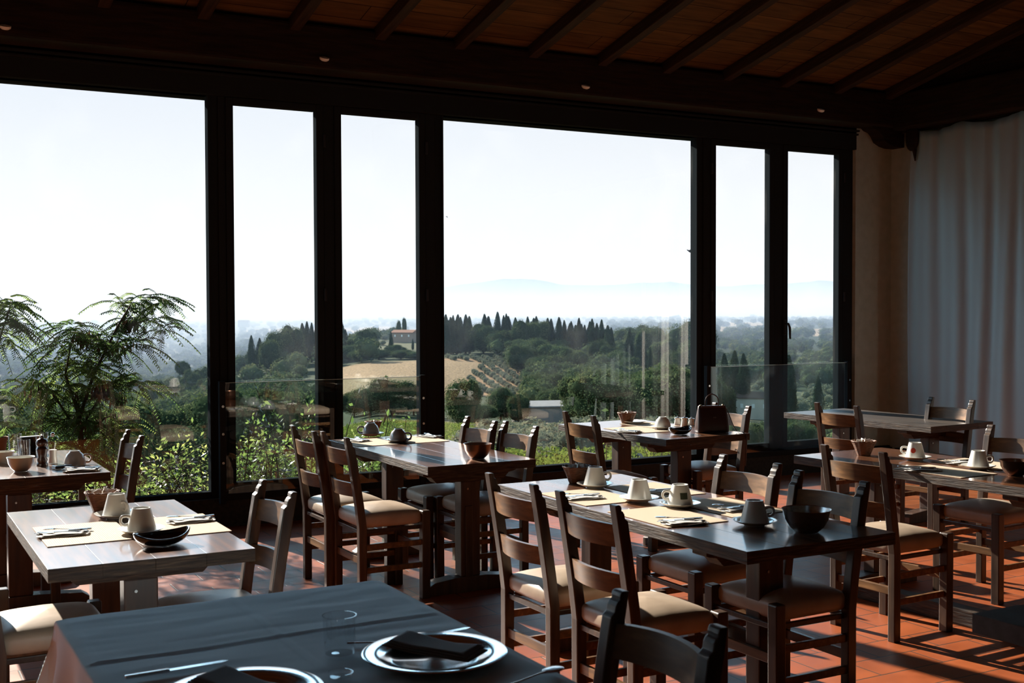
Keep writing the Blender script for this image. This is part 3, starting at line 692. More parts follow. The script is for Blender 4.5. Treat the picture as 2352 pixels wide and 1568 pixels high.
shrub_px('leafy_shrub', 850, 10.7, cloud(12, 785, 930, 1000, 1085, 10.2, 11.0), label='bright shrub behind the legs of the middle window table', cat='shrub', per=60)
shrub_px('tall_sprig', 850, 10.9, [at_y(852, 950, 10.9), at_y(838, 962, 10.8), at_y(866, 970, 10.8)], label='leafy sprig behind the left grey cup of the middle window table', cat='sprig', leaf=0.045, per=34, spread=0.07)
shrub_px('tall_sprig', 915, 10.9, [at_y(905, 945, 10.9), at_y(935, 948, 10.8), at_y(892, 955, 10.8)], label='leafy sprig behind the right grey cup of the middle window table', cat='sprig', leaf=0.05, per=26, spread=0.06)
shrub_px('arching_sprig', 772, 10.2, [at_y(830, 885, 10.2), at_y(890, 868, 10.2)], label='arching sprig with drooping leaves across the second casement', cat='sprig', leaf=0.09, per=8, spread=0.03)
shrub_px('broad_leaf_plant', 1395, 9.9, [at_y(1383, 945, 9.9), at_y(1402, 940, 9.9)], label='bright leafy shoot behind the left window chair of the handbag table', cat='plant', leaf=0.13, per=5, spread=0.03, wr=0.3)
shrub_px('broad_leaf_plant', 1490, 9.8, [at_y(1478, 1022, 9.8), at_y(1500, 1030, 9.8), at_y(1520, 1018, 9.8), at_y(1535, 1028, 9.8), at_y(1465, 1040, 9.8)], label='bright broad-leaved plant under the handbag table beyond the glass', cat='plant', leaf=0.17, per=7, spread=0.05, wr=0.3)
shrub_px('broad_leaf_plant', 1325, 9.8, [at_y(1318, 1020, 9.8), at_y(1335, 1010, 9.8)], label='bright shoot seen through the back of the left handbag-table chair', cat='plant', leaf=0.14, per=6, spread=0.04, wr=0.3)

def frond_tree(name, base, trunkpts, clusters, label):
    root = empty(name, base, 0, label, 'tree'); b = Vector(base); tk = MB()
    for pts, r0 in trunkpts: tk.tube([Vector(p)-b for p in pts], [r0*(1-0.6*i/(len(pts)-1)) for i in range(len(pts))], 6)
    P, D, NN = [], [], []; PP, PD = [], []
    for (c, rad, n, pods) in clusters:
        rad *= 0.92; n = int(n*1.5)
        c = Vector(c)-b
        for i in range(n):
            d = Vector((random.gauss(0, 1), random.gauss(0, 1), random.gauss(0.25, 0.7))).normalized()
            st = c + d*rad*random.uniform(0.0, 0.8); ln = random.uniform(0.16, 0.30)
            d2 = Vector((d.x, d.y, d.z*0.5)).normalized()
            pts = [st + d2*ln*s + Vector((0, 0, -1))*ln*0.55*s*s for s in (0, .33, .66, 1)]
            tk.tube(pts, 0.0022, 3, cap=False)
            m = 15; sd = d2.cross(Vector((0, 0, 1))).normalized()
            for k in range(m):
                s = (k+1)/m*3; q = min(2, int(s)); cpt = pts[q].lerp(pts[q+1], s-q); tan_ = (pts[q+1]-pts[q]).normalized()
                for sg in (-1, 1):
                    P.append(cpt); D.append(sd*sg + tan_*0.35 + Vector((0, 0, -0.25))); NN.append(Vector((0, 0, 1))+tan_*0.3)
        for i in range(pods):
            st = c + Vector((random.gauss(0, 1), random.gauss(0, 1), random.gauss(0, .5)))*rad*0.4
            PP.append(st); PD.append(Vector((random.gauss(0, .2), random.gauss(0, .2), -1)))
    tk.build('branches', MT['bark'], root)
    Vc, Fc = leaf_quads(np.array([p[:] for p in P]), np.array([d[:] for d in D]), 0.034, 0.0125, nrm=np.array([n[:] for n in NN]))
    link('foliage', raw_mesh('foliage', Vc, Fc, MT['leaf_frond'], 4), root)
    if PP:
        Vc, Fc = leaf_quads(np.array([p[:] for p in PP]), np.array([d[:] for d in PD]), 0.10, 0.022, 0.0)
        link('seed_pods', raw_mesh('seed_pods', Vc, Fc, MT['pods'], 4), root)
Y = 9.85
q = lambda u, v, y=Y: at_y(u, v, y)[:]
base = at_y(190, 1180, Y); base.z = gz(base.x, base.y)
trunks = [([base[:], q(185, 1000), q(175, 900)], 0.035), ([q(182, 960), q(215, 860), q(270, 750), q(300, 700)], 0.016), ([q(180, 950), q(150, 860), q(165, 780)], 0.014),
          ([q(184, 985), q(250, 880), q(300, 860)], 0.012), ([q(183, 1000), q(120, 900), q(90, 880)], 0.012), ([q(186, 1020), q(240, 960), q(265, 950)], 0.012)]
cl = [((320, 690), .16, 16, 0), ((370, 695), .15, 14, 0), ((345, 735), .16, 16, 0), ((280, 700), .12, 10, 0), ((295, 735), .10, 8, 55), ((375, 755), .10, 8, 0),
      ((165, 755), .15, 16, 0), ((190, 765), .10, 4, 50), ((220, 790), .17, 18, 10), ((270, 790), .16, 18, 30), ((315, 790), .14, 12, 0), ((140, 790), .13, 12, 0), ((240, 780), .10, 8, 0),
      ((180, 850), .20, 30, 0), ((140, 840), .16, 18, 0), ((215, 850), .13, 16, 0), ((150, 900), .20, 26, 0), ((205, 905), .18, 22, 0), ((90, 885), .14, 16, 10), ((60, 900), .12, 12, 0),
      ((230, 890), .08, 4, 45), ((290, 880), .15, 18, 0), ((325, 885), .13, 12, 0), ((275, 905), .08, 4, 40), ((255, 950), .16, 20, 20), ((275, 985), .12, 12, 0),
      ((190, 970), .22, 26, 10), ((140, 970), .20, 22, 0), ((230, 1010), .18, 20, 0), ((170, 1040), .22, 26, 0), ((110, 1030), .20, 20, 0), ((60, 990), .18, 14, 0)]
frond_tree('feathery_tree', base[:], trunks, [(at_y(u, v, Y+random.uniform(-.22, .25))[:], r, n, p) for (u, v), r, n, p in cl], 'feathery-leaved tree with brown pods behind the left window')
base = at_y(-60, 1180, Y-.4); base.z = gz(base.x, base.y)
frond_tree('feathery_tree', base[:], [([base[:], q(-40, 900), q(-10, 720)], 0.03), ([q(-40, 900), q(5, 760), q(25, 700)], 0.012), ([q(-40, 1050), q(0, 1000), q(20, 970)], 0.012)],
    [(at_y(u, v, Y+random.uniform(-.2, .2))[:], r, n, 0) for (u, v), r, n in (((10, 695), .15, 16), ((30, 705), .12, 10), ((15, 740), .15, 18), ((35, 745), .10, 8), ((-15, 760), .16, 12), ((20, 780), .10, 8), ((-20, 720), .16, 12), ((5, 975), .12, 12), ((-20, 900), .2, 14))],
    'feathery branch hanging in at the left edge of the window')

# birds
def bird(u, v, y, s, label):
    p = at_y(u, v, y); b = MB()
    b.tube([(-.10, 0, 0), (-.03, 0, .0), (.05, 0, .005), (.10, 0, 0)], [.004, .022, .02, .004], 8)
    for sg in (-1, 1):
        b.add([(-.02, 0, .01), (.04, 0, .01), (-.03, sg*.12, .06), (-.09, sg*.2, .03), (-.02, 0, .004), (.04, 0, .004)], [(0, 1, 2), (0, 2, 3), (4, 5, 2), (4, 2, 3)])
    b.add([(-.09, 0, 0), (-.17, .03, 0), (-.17, -.03, 0), (-.09, 0, -.006)], [(0, 1, 2), (3, 1, 2)])
    o = b.build('bird', mat('dark feathers', (0.03, 0.03, 0.035), 0.7)); o.location = p; o.scale = (s, s, s); o.rotation_euler = (0.3, -0.6, 2.4)
    tag(o, label, 'bird')
bird(1583, 577, 30, 1.0, 'small dark bird flying beside the fourth mullion')
bird(1026, 498, 60, 0.7, 'tiny distant bird high in the sky above the cypresses')

# ---------------- haze over the country
hz = bpy.data.materials.new('morning haze'); hz.use_nodes = True; hz.node_tree.nodes.clear()
ho = N(hz, 'ShaderNodeOutputMaterial'); vs_ = N(hz, 'ShaderNodeVolumeScatter'); vs_.inputs['Color'].default_value = (0.56, 0.72, 0.96, 1); vs_.inputs['Density'].default_value = 3.6e-4; vs_.inputs['Anisotropy'].default_value = 0.1
va_ = N(hz, 'ShaderNodeVolumeAbsorption'); va_.inputs['Color'].default_value = (0, 0, 0, 1); va_.inputs['Density'].default_value = 1.35e-4; ad_ = N(hz, 'ShaderNodeAddShader')
L(hz, vs_.outputs[0], ad_.inputs[0]); L(hz, va_.outputs[0], ad_.inputs[1]); L(hz, ad_.outputs[0], ho.inputs['Volume'])
h2 = hz.copy(); h2.name = 'thin haze'
for n_ in h2.node_tree.nodes:
    if n_.type == 'VOLUME_SCATTER': n_.inputs['Density'].default_value = 0.9e-4
    if n_.type == 'VOLUME_ABSORPTION': n_.inputs['Density'].default_value = 0.4e-4
tag(MB().box((1500, 364.5, -40), (6000, 410.0, 200)).build('haze', h2), 'thin bluish haze over the slopes nearest the window', 'haze', kind='stuff')
hb = MB().box((7000, 17570, -102.5), (38000, 34000, 395)).build('haze', hz)
tag(hb, 'pale blue morning haze lying over the valley', 'haze', kind='stuff')
# ------------------------------------------------------------------ the room
WY = 9.0                       # plane of the window wall
XR = 9.47                      # right-hand wall
XL, YB = -4.5, -5.0            # left and rear walls (behind the camera)
def S(o): return tag(o, kind='structure')

# floor of terracotta tiles in running bond
fl = mat('terracotta tiles', (0.5, 0.15, 0.05), 0.45, spec=0.3)
tc = N(fl, 'ShaderNodeTexCoord'); bk = N(fl, 'ShaderNodeTexBrick'); bk.offset = 0.5
for k_, v_ in dict(Scale=1.0, **{'Mortar Size': 0.0045, 'Mortar Smooth': 0.3, 'Bias': 0.0, 'Brick Width': 0.40, 'Row Height': 0.20}).items(): bk.inputs[k_].default_value = v_
bk.inputs['Color1'].default_value = (0.31, 0.074, 0.018, 1); bk.inputs['Color2'].default_value = (0.24, 0.053, 0.013, 1); bk.inputs['Mortar'].default_value = (0.05, 0.03, 0.02, 1)
no = N(fl, 'ShaderNodeTexNoise', Scale=7.0, Detail=8); mx = N(fl, 'ShaderNodeMixRGB', blend_type='MULTIPLY'); mx.inputs[0].default_value = 0.7
rp = ramp_node(fl, ((0.3, (0.72, 0.72, 0.72)), (0.7, (1.12, 1.12, 1.12))))
L(fl, tc.outputs['Object'], bk.inputs['Vector']); L(fl, tc.outputs['Object'], no.inputs['Vector']); L(fl, no.outputs['Fac'], rp.inputs[0])
L(fl, bk.outputs['Color'], mx.inputs[1]); L(fl, rp.outputs[0], mx.inputs[2]); L(fl, mx.outputs[0], bsdf(fl).inputs['Base Color'])
bp = N(fl, 'ShaderNodeBump', Strength=0.5, Distance=0.004); bp.invert = True; L(fl, bk.outputs['Fac'], bp.inputs['Height'])
b2 = N(fl, 'ShaderNodeBump', Strength=0.12, Distance=0.01); L(fl, no.outputs['Fac'], b2.inputs['Height']); L(fl, bp.outputs[0], b2.inputs['Normal']); L(fl, b2.outputs[0], bsdf(fl).inputs['Normal'])
rr = N(fl, 'ShaderNodeMapRange'); rr.inputs['To Min'].default_value = 0.36; rr.inputs['To Max'].default_value = 0.62; L(fl, no.outputs['Fac'], rr.inputs['Value']); L(fl, rr.outputs[0], bsdf(fl).inputs['Roughness'])
S(MB().box(((XL+XR)/2, (YB+WY)/2, -0.1), (XR-XL+0.6, WY-YB+0.6, 0.2)).build('floor', fl))

# walls
S(MB().box(((XL+XR)/2, WY+0.05, 0.02), (XR-XL+0.6, 0.30, 0.40)).build('wall_front_low', MT['sill']))
S(MB().box(((8.96+XR)/2+0.1, WY+0.05, 1.95), (XR-8.96+0.2, 0.30, 3.9)).build('wall_front', MT['plaster']))
S(MB().box((XR+0.15, (YB+WY)/2, 2.9), (0.30, WY-YB+0.6, 6.4)).build('wall_right', MT['plaster']))
S(MB().box((XL-0.15, (YB+WY)/2, 2.9), (0.30, WY-YB+0.6, 6.4)).build('wall_left', MT['plaster']))
S(MB().box(((XL+XR)/2, YB-0.15, 3.6), (XR-XL+0.6, 0.30, 8.0)).build('wall_back', MT['plaster']))
S(MB().box((9.215, WY-0.115, 0.10), (0.51, 0.03, 0.20)).build('baseboard_front', MT['sill']))
S(MB().box((XR-0.02, 2.0, 0.10), (0.04, 13.6, 0.20)).build('baseboard_right', MT['sill']))

# sloping ceiling: boards, rafters, the two beams
PITCH = radians(12.8)
def roofz(y): return 3.83 + (8.75-y)*tan(PITCH)
cb = mat('ceiling boards', rough=0.8, spec=0.15)
tc = N(cb, 'ShaderNodeTexCoord'); bk = N(cb, 'ShaderNodeTexBrick'); bk.offset = 0.37
for k_, v_ in dict(Scale=1.0, **{'Mortar Size': 0.004, 'Brick Width': 2.07, 'Row Height': 0.23, 'Bias': 0.0}).items(): bk.inputs[k_].default_value = v_
bk.inputs['Color1'].default_value = (0.15, 0.078, 0.030, 1); bk.inputs['Color2'].default_value = (0.10, 0.052, 0.021, 1); bk.inputs['Mortar'].default_value = (0.01, 0.006, 0.004, 1)
mp = N(cb, 'ShaderNodeMapping'); mp.inputs['Scale'].default_value = (1.2, 12, 12); no = N(cb, 'ShaderNodeTexNoise', Scale=2.0, Detail=7)
rp = ramp_node(cb, ((0.3, (0.55, 0.55, 0.55)), (0.7, (1.25, 1.2, 1.1)))); mx = N(cb, 'ShaderNodeMixRGB', blend_type='MULTIPLY'); mx.inputs[0].default_value = 0.9
L(cb, tc.outputs['Object'], bk.inputs['Vector']); L(cb, tc.outputs['Object'], mp.inputs[0]); L(cb, mp.outputs[0], no.inputs['Vector']); L(cb, no.outputs['Fac'], rp.inputs[0])
L(cb, bk.outputs['Color'], mx.inputs[1]); L(cb, rp.outputs[0], mx.inputs[2]); L(cb, mx.outputs[0], bsdf(cb).inputs['Base Color'])
y0, y1 = YB-0.2, WY+0.6
S(MB().add([(XL-.3, y0, roofz(y0)), (XR+.3, y0, roofz(y0)), (XR+.3, y1, roofz(y1)), (XL-.3, y1, roofz(y1)), (XL-.3, y0, roofz(y0)+.1), (XR+.3, y0, roofz(y0)+.1), (XR+.3, y1, roofz(y1)+.1), (XL-.3, y1, roofz(y1)+.1)],
    [(0, 1, 2, 3), (4, 5, 6, 7), (0, 1, 5, 4), (1, 2, 6, 5), (2, 3, 7, 6), (3, 0, 4, 7)]).build('ceiling', cb))
yy = (YB+0.3, 8.72); rl = (yy[1]-yy[0])/cos(PITCH)
for x in [4.26+0.69*k for k in range(-12, 8)]:
    o = MB().box((0, 0, 0), (0.085, rl, 0.10), bev=0.006).build('ceiling_rafter', MT['rafter'], loc=(x, sum(yy)/2, roofz(sum(yy)/2)-0.052)); o.rotation_euler = (-PITCH, 0, 0); S(o)
S(MB().box(((XL+9.30)/2, 8.72, 3.665), (9.30-XL, 0.28, 0.33), bev=0.02).build('ceiling_beam', MT['beam']))
S(MB().box(((XL+8.96)/2, WY+0.04, 3.60), (8.96-XL, 0.30, 0.62)).build('trim_1', MT['frame']))
for z_, yq in ((3.475, 8.86), (3.44, 8.875)):
    S(MB().box(((XL+8.96)/2, yq, z_), (8.96-XL, 0.035, 0.018), bev=0.004).build('trim_2', MT['frame']))
S(MB().box((XR-0.16, 1.9, 3.64), (0.30, 13.4, 0.36), bev=0.02).build('ceiling_beam', MT['beam']))
S(MB().box((XR-0.10, 1.9, 4.6), (0.20, 13.4, 1.7)).build('wall_right_upper', MT['beam']))  # upper plaster wall, its shadow put into the colour as dark wood
cpoly = [(8.92, 3.55), (8.94, 3.50), (8.98, 3.47), (9.04, 3.455), (9.08, 3.42), (9.12, 3.36), (9.20, 3.325), (9.28, 3.31), (9.40, 3.31), (9.40, 3.55)]
tag(MB().prism(cpoly, 8.66, 8.82, 'y', bev=0.006).build('beam_bracket', MT['beam']), 'dark carved wooden bracket under the beam end in the corner', 'bracket')
for i, (u, v) in enumerate(((12, 62), (745, 135), (1345, 199), (1885, 253))):
    p = at_y(u, v, 8.57); o = MB().lathe([(0, -0.016), (0.022, -0.016), (0.036, -0.006), (0.038, 0.01), (0, 0.016)], seg=20).build('spotlight', mat('dull white fitting', (0.9, 0.92, 0.88), 0.4), smooth=True, loc=p)
    o.rotation_euler = (radians(25), 0, 0)
    w_ = ('above the big left pane', 'above the second casement', 'above the big middle pane', 'above the right casements')[i]
    tag(o, 'small round white fitting on the dark beam ' + w_, 'light fitting', 'fittings on the beam')

# windows: every window is one thing of the setting with frame, panes and seals
def bar(mb, x0, x1, z0, z1, y=WY, d=0.09, bev=0.006): return mb.box(((x0+x1)/2, y, (z0+z1)/2), (x1-x0, d, z1-z0), bev=bev)
def fixed(name, x0, x1, z0=0.27, z1=3.29):
    o = S(empty(name, (0, 0, 0)))
    f = MB(); bar(f, x0-0.075, x0, 0.20, 3.35); bar(f, x1, x1+0.075, 0.20, 3.35); bar(f, x0, x1, 0.20, z0); bar(f, x0, x1, z1, 3.35)
    for g in ((x0-0.012, x0+0.004, z0, z1), (x1-0.004, x1+0.012, z0, z1)): bar(f, *g, y=WY-0.052, d=0.02, bev=0.003)
    f.build('window_frame', MT['frame'], o)
    MB().box(((x0+x1)/2, WY+0.01, (z0+z1)/2), (x1-x0+0.02, 0.010, z1-z0+0.02)).build('glass', MT['pane'], o)
    return o
fixed('window_1', XL+0.1, 2.31); fixed('window_3', 4.28, 6.95)
def casements(name, spans, xa, xb, z0=0.33, z1=3.235):
    o = S(empty(name, (0, 0, 0)))
    f = MB(); bar(f, xa, xb, 0.20, z0-0.055, d=0.12); bar(f, xa, xb, z1+0.055, 3.35, d=0.12)
    xs = [xa] + [v for s in spans for v in (s[0]-0.06, s[1]+0.06)] + [xb]
    for i in range(0, len(xs), 2): bar(f, xs[i], xs[i+1]+0.0001 if xs[i+1] > xs[i] else xs[i]+0.001, z0-0.055, z1+0.055, d=0.12)
    f.build('window_frame', MT['frame'], o)
    for k, (a, b) in enumerate(spans):
        s_ = MB()
        for g in ((a-0.058, a, z0-0.053, z1+0.053), (b, b+0.058, z0-0.053, z1+0.053), (a, b, z0-0.053, z0), (a, b, z1, z1+0.053)): bar(s_, *g, y=WY-0.03, d=0.085, bev=0.008)
        sh = s_.build('casement', MT['frame'], o)
        MB().box(((a+b)/2, WY-0.02, (z0+z1)/2), (b-a+0.02, 0.010, z1-z0+0.02)).build('glass', MT['pane'], sh)
        for zz in (0.55, 1.78, 3.0):
            MB().lathe([(0, -0.05), (0.011, -0.05), (0.011, 0.05), (0, 0.05)], (b+0.062 if k == 0 and len(spans) == 2 and a < 3 else (a-0.062 if k == 0 else b+0.062), WY-0.085, zz), 10).build('hinge', MT['rubber'], sh)
    return o
casements('window_2', [(2.50, 3.165), (3.375, 4.055)], 2.385, 4.205)
w4 = casements('window_4', [(7.17, 7.84), (8.075, 8.76)], 7.025, 8.96)
hd = MB(); hd.box((8.025, WY-0.082, 1.475), (0.032, 0.018, 0.15), bev=0.005)
hd.tube([(8.025, WY-0.085, 1.51), (8.025, WY-0.135, 1.51), (8.035, WY-0.145, 1.47), (8.04, WY-0.145, 1.36)], [0.011, 0.011, 0.013, 0.010], 10)
hd.build('window_handle', MT['rubber'], w4)

# glass balustrades in front of the opening casements
def balustrade(x0, x1, label):
    o = empty('glass_balustrade', ((x0+x1)/2, 8.86, 0.0), 0, label, 'balustrade'); w = x1-x0; h = 1.105
    MB().box((0, 0, (h+0.24)/2), (w, 0.012, h-0.24)).build('glass', MT['barrier'], o)
    MB().box((0, 0, h+0.002), (w, 0.013, 0.004)).build('glass_edge', MT['glassedge'], o)
    for sx in (-1, 1):
        pst = MB().box((sx*(w/2+0.018), 0.0, (h+0.2)/2), (0.045, 0.05, h-0.17), bev=0.004).build('post', MT['frame'], o)
        for zz in (0.5, 0.72, 0.93): MB().lathe([(0, -0.006), (0.010, -0.006), (0.010, 0.006), (0, 0.006)], (0, 0, 0), 12).build('screw', MT['steel'], pst, loc=(sx*(w/2+0.018), -0.028, zz)).rotation_euler = (pi/2, 0, 0)
    MB().box((0, 0, 0.235), (w, 0.03, 0.05), bev=0.004).build('bottom_rail', MT['frame'], o)
balustrade(2.39, 4.02, 'clear glass balustrade panel in front of the left pair of casements')
balustrade(7.03, 8.80, 'clear glass balustrade panel in front of the right pair of casements')

# curtains on the right-hand wall
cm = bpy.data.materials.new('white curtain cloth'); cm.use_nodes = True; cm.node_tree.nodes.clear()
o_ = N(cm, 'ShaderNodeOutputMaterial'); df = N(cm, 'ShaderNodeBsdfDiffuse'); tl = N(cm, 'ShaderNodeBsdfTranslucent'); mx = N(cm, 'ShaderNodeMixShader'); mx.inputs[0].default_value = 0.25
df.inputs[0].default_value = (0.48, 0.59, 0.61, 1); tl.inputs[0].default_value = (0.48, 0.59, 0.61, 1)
wv = N(cm, 'ShaderNodeTexNoise', Scale=90.0, Detail=2); bpn = N(cm, 'ShaderNodeBump', Strength=0.15, Distance=0.002); L(cm, wv.outputs['Fac'], bpn.inputs['Height']); L(cm, bpn.outputs[0], df.inputs['Normal'])
L(cm, df.outputs[0], mx.inputs[1]); L(cm, tl.outputs[0], mx.inputs[2]); L(cm, mx.outputs[0], o_.inputs[0])
def curtain(ya, yb, xbase, label, seed):
    w = ya-yb
    def fn(a, b):
        y = ya - w*a; z = 0.03 + 3.43*b
        top = max(0.0, (b-0.93)/0.07)
        sc = 0.05*abs(sin(a*w/0.62*pi))*top
        ph = noise.noise(Vector((y*1.3, seed, z*0.12)))*1.6
        f1 = sin(y*2*pi/0.31 + ph*3.1 + 0.7*sin(z*0.7+seed)); f2 = sin(y*2*pi/0.15 + ph*2+z*0.25)
        amp = 0.028*(1-0.35*b) ; pl = 0.010*top
        x = xbase - 0.05 + amp*f1*(0.55+0.45*noise.noise(Vector((y*0.9, z*0.25, seed+4)))) + (0.006*(1-top)+pl)*f2
        yy_ = y + 0.05*(1-b)*(a < 0.25)*(0.25-a)*4 - 0.03*sin(z*1.1+y*4)
        return (x, yy_, z-sc-0.015*(1-b)*f1)
    o = MB().grid(fn, int(w*90), 40).build('curtain', cm, smooth=True, autosmooth=False, solid=0.002)
    return tag(o, label, 'curtain')
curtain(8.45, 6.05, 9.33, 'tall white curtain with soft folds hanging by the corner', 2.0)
cw = cm.copy(); cw.name = 'sun-lightened curtain cloth'  # copy of the curtain cloth, sunlight on the reflected folds lightened into its colour
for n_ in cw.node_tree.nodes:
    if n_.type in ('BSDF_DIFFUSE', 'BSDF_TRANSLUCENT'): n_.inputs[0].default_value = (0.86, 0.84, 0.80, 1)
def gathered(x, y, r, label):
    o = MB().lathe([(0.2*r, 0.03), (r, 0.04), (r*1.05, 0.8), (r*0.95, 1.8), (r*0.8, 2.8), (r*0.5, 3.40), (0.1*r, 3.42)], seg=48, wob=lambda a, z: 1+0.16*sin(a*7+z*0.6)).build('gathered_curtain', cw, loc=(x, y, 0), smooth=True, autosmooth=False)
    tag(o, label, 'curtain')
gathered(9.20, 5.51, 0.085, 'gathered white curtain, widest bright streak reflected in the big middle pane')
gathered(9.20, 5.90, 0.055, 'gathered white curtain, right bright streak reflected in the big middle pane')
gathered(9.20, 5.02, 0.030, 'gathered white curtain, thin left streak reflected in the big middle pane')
curtain(4.70, 1.2, 9.30, 'white curtain hanging along the right wall outside the picture', 9.0)
cr_ = MB().tube([(9.33, 8.62, 3.455), (9.33, 0.5, 3.455)], 0.014, 10); cr_.build('curtain_pole', MT['beam']); tag(bpy.data.objects['curtain_pole'], 'dark curtain pole under the right-hand beam', 'curtain pole')
# dark knotted tie at the curtain's upper corner
kt = MB().superell((9.27, 8.44, 3.37), (0.07, 0.16, 0.26), 0.9, 0.9, 14, 10); kt.tube([(9.27, 8.44, 3.36), (9.26, 8.40, 3.24), (9.28, 8.41, 3.14)], [0.035, 0.022, 0.006], 8)
tag(kt.build('curtain_tie', MT['beam'], smooth=True), 'dark gathered cloth knot at the top corner of the curtain', 'curtain tie')
# ------------------------------------------------------------------ chairs
def px_lean(z):            # x of the rear post's back edge
    return 0.0 if z < 0.44 else -0.078*((z-0.44)/0.51)**1.15
def make_chair():
    t = empty('dining_chair')
    zs = [0, 0.2, 0.44, 0.56, 0.68, 0.80, 0.89]
    back = [(px_lean(z), z) for z in zs] + [(px_lean(0.95), 0.95)]
    xt = px_lean(0.95)
    top = [(xt+0.019, 0.951), (xt+0.025, 0.947), (xt+0.028, 0.938), (xt+0.027, 0.930), (xt+0.034, 0.926), (xt+0.040, 0.916), (xt+0.043, 0.900)]
    front = [(px_lean(z)+0.045, z) for z in zs[::-1]]
    poly = back + top + front
    for s in (-1, 1):
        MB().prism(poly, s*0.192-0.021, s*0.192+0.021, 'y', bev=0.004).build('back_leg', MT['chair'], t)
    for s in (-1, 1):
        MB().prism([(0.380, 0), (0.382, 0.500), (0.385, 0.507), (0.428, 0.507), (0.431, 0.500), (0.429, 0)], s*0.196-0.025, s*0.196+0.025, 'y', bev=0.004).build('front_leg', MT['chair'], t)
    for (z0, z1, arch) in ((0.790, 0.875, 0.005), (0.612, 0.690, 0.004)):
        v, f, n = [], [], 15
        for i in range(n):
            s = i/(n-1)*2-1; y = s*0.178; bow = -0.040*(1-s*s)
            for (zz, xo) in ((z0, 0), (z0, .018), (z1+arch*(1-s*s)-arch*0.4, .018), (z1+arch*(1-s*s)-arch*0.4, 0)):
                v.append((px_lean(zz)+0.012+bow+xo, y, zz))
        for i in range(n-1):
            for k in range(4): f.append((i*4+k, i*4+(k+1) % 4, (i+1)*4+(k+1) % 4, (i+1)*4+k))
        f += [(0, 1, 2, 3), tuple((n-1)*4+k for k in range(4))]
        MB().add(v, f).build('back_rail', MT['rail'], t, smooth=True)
    MB().superell((0.207, 0, 0.470), (0.390, 0.410, 0.098), 0.5, 0.22, 48, 16, crown=0.022, skew=lambda x: 0.97+0.12*x).build('seat', MT['leather'], t, smooth=True, autosmooth=False)
    fr = MB(); fr.box((0.21, 0.180, 0.412), (0.36, 0.018, 0.022), bev=0.003); fr.box((0.21, -0.180, 0.412), (0.36, 0.018, 0.022), bev=0.003)
    fr.box((0.405, 0, 0.412), (0.018, 0.36, 0.022), bev=0.003); fr.box((0.022, 0, 0.412), (0.018, 0.36, 0.022), bev=0.003); fr.build('seat_frame', MT['chair'], t)
    for s in (-1, 1):
        for z in (0.325, 0.195):
            MB().box((0.215, s*0.194, z), (0.35, 0.018, 0.032), bev=0.003).build('stretcher', MT['rail'], t)
    MB().box((0.022, 0, 0.25), (0.018, 0.35, 0.040), bev=0.003).build('stretcher', MT['rail'], t)
    MB().box((0.405, 0, 0.285), (0.018, 0.36, 0.040), bev=0.003).build('stretcher', MT['rail'], t)
    return t
_first = [make_chair(), False]
def chair(side, a, b, label, group, rot=0.0, dy=0.0, dx=0.0, xy_=None):
    """a, b: the two post tops as seen in the photograph"""
    if xy_ is None:
        A, B = at_z(a[0], a[1], 0.95), at_z(b[0], b[1], 0.95); mx, my = (A.x+B.x)/2+dx, (A.y+B.y)/2+dy
    else: mx, my = xy_
    o = _first[0] if not _first[1] else copy_tree(_first[0]); _first[1] = True
    s = 1 if side == 'left' else -1
    o.location = (mx+s*0.078-s*0.02, my, 0); o.rotation_euler = (0, 0, (0 if s == 1 else pi)+rot)
    return tag(o, label, 'chair', group)
G_ = 'ladder-back dining chairs with beige seats'
chair('left', (675, 977), (723, 990), 'ladder-back chair left of the middle window table, the one nearer the glass', G_)
chair('left', (742, 988), (795, 1005), 'ladder-back chair left of the middle window table, the one nearer the room', G_, dy=-0.02)
chair('right', (1072, 956), (1135, 965), 'ladder-back chair right of the middle window table, the one nearer the glass', G_)
chair('right', (1157, 966), (1232, 978), 'ladder-back chair right of the middle window table beside the open bowl', G_)
chair('left', (1128, 1084), (1229, 1113), 'chair left of the long table with four cups, farther of the two, sunlit seat edge', G_)
chair('left', (1275, 1127), (1432, 1158), 'chair left of the long table with four cups, nearer of the two', G_)
chair('right', (1660, 1045), (1783, 1062), 'chair right of the long table with four cups, farther one with a half sunlit rail', G_)
chair('right', (1826, 1080), (1975, 1107), 'chair right of the long table with four cups, nearer one in grey shade', G_, dx=0.02)
chair('left', (1302, 943), (1363, 955), 'chair left of the handbag table with the window behind its rails', G_, rot=-0.04)
chair('right', (1637, 925), (1722, 930), 'chair right of the handbag table, partly hidden by the handbag', G_)
chair('left', (1880, 925), (1965, 930), 'chair left of the bare table in the corner', G_, rot=0.05)
chair('right', (2139, 912), (2233, 918), 'chair right of the bare table in front of the curtain', G_, rot=0.05)
chair('left', (1890, 1020), (2035, 1038), 'chair left of the table with the red-badged cup, shadows on the tiles around it', G_, rot=0.04)
chair('right', None, None, 'chair cut by the right edge at the table with the red-badged cup', G_, xy_=(5.98, 4.62), rot=0.05)
chair('right', (597, 1103), (672, 1127), 'chair right of the small square table with the black dish', G_)
chair('left', None, None, 'chair with a brightly sunlit seat at the lower left edge of the photo', G_, xy_=(0.32, 4.66))
chair('left', None, None, 'dark chair mostly cut off at the left edge beside the small square table', G_, xy_=(0.02, 5.45))
chair('right', (283, 988), (331, 998), 'grey-railed chair at the right side of the left window table', G_)
chair('right', (1378, 1360), (1640, 1440), 'dark blurred chair in the foreground right of the clothed table', G_, dx=0.03)

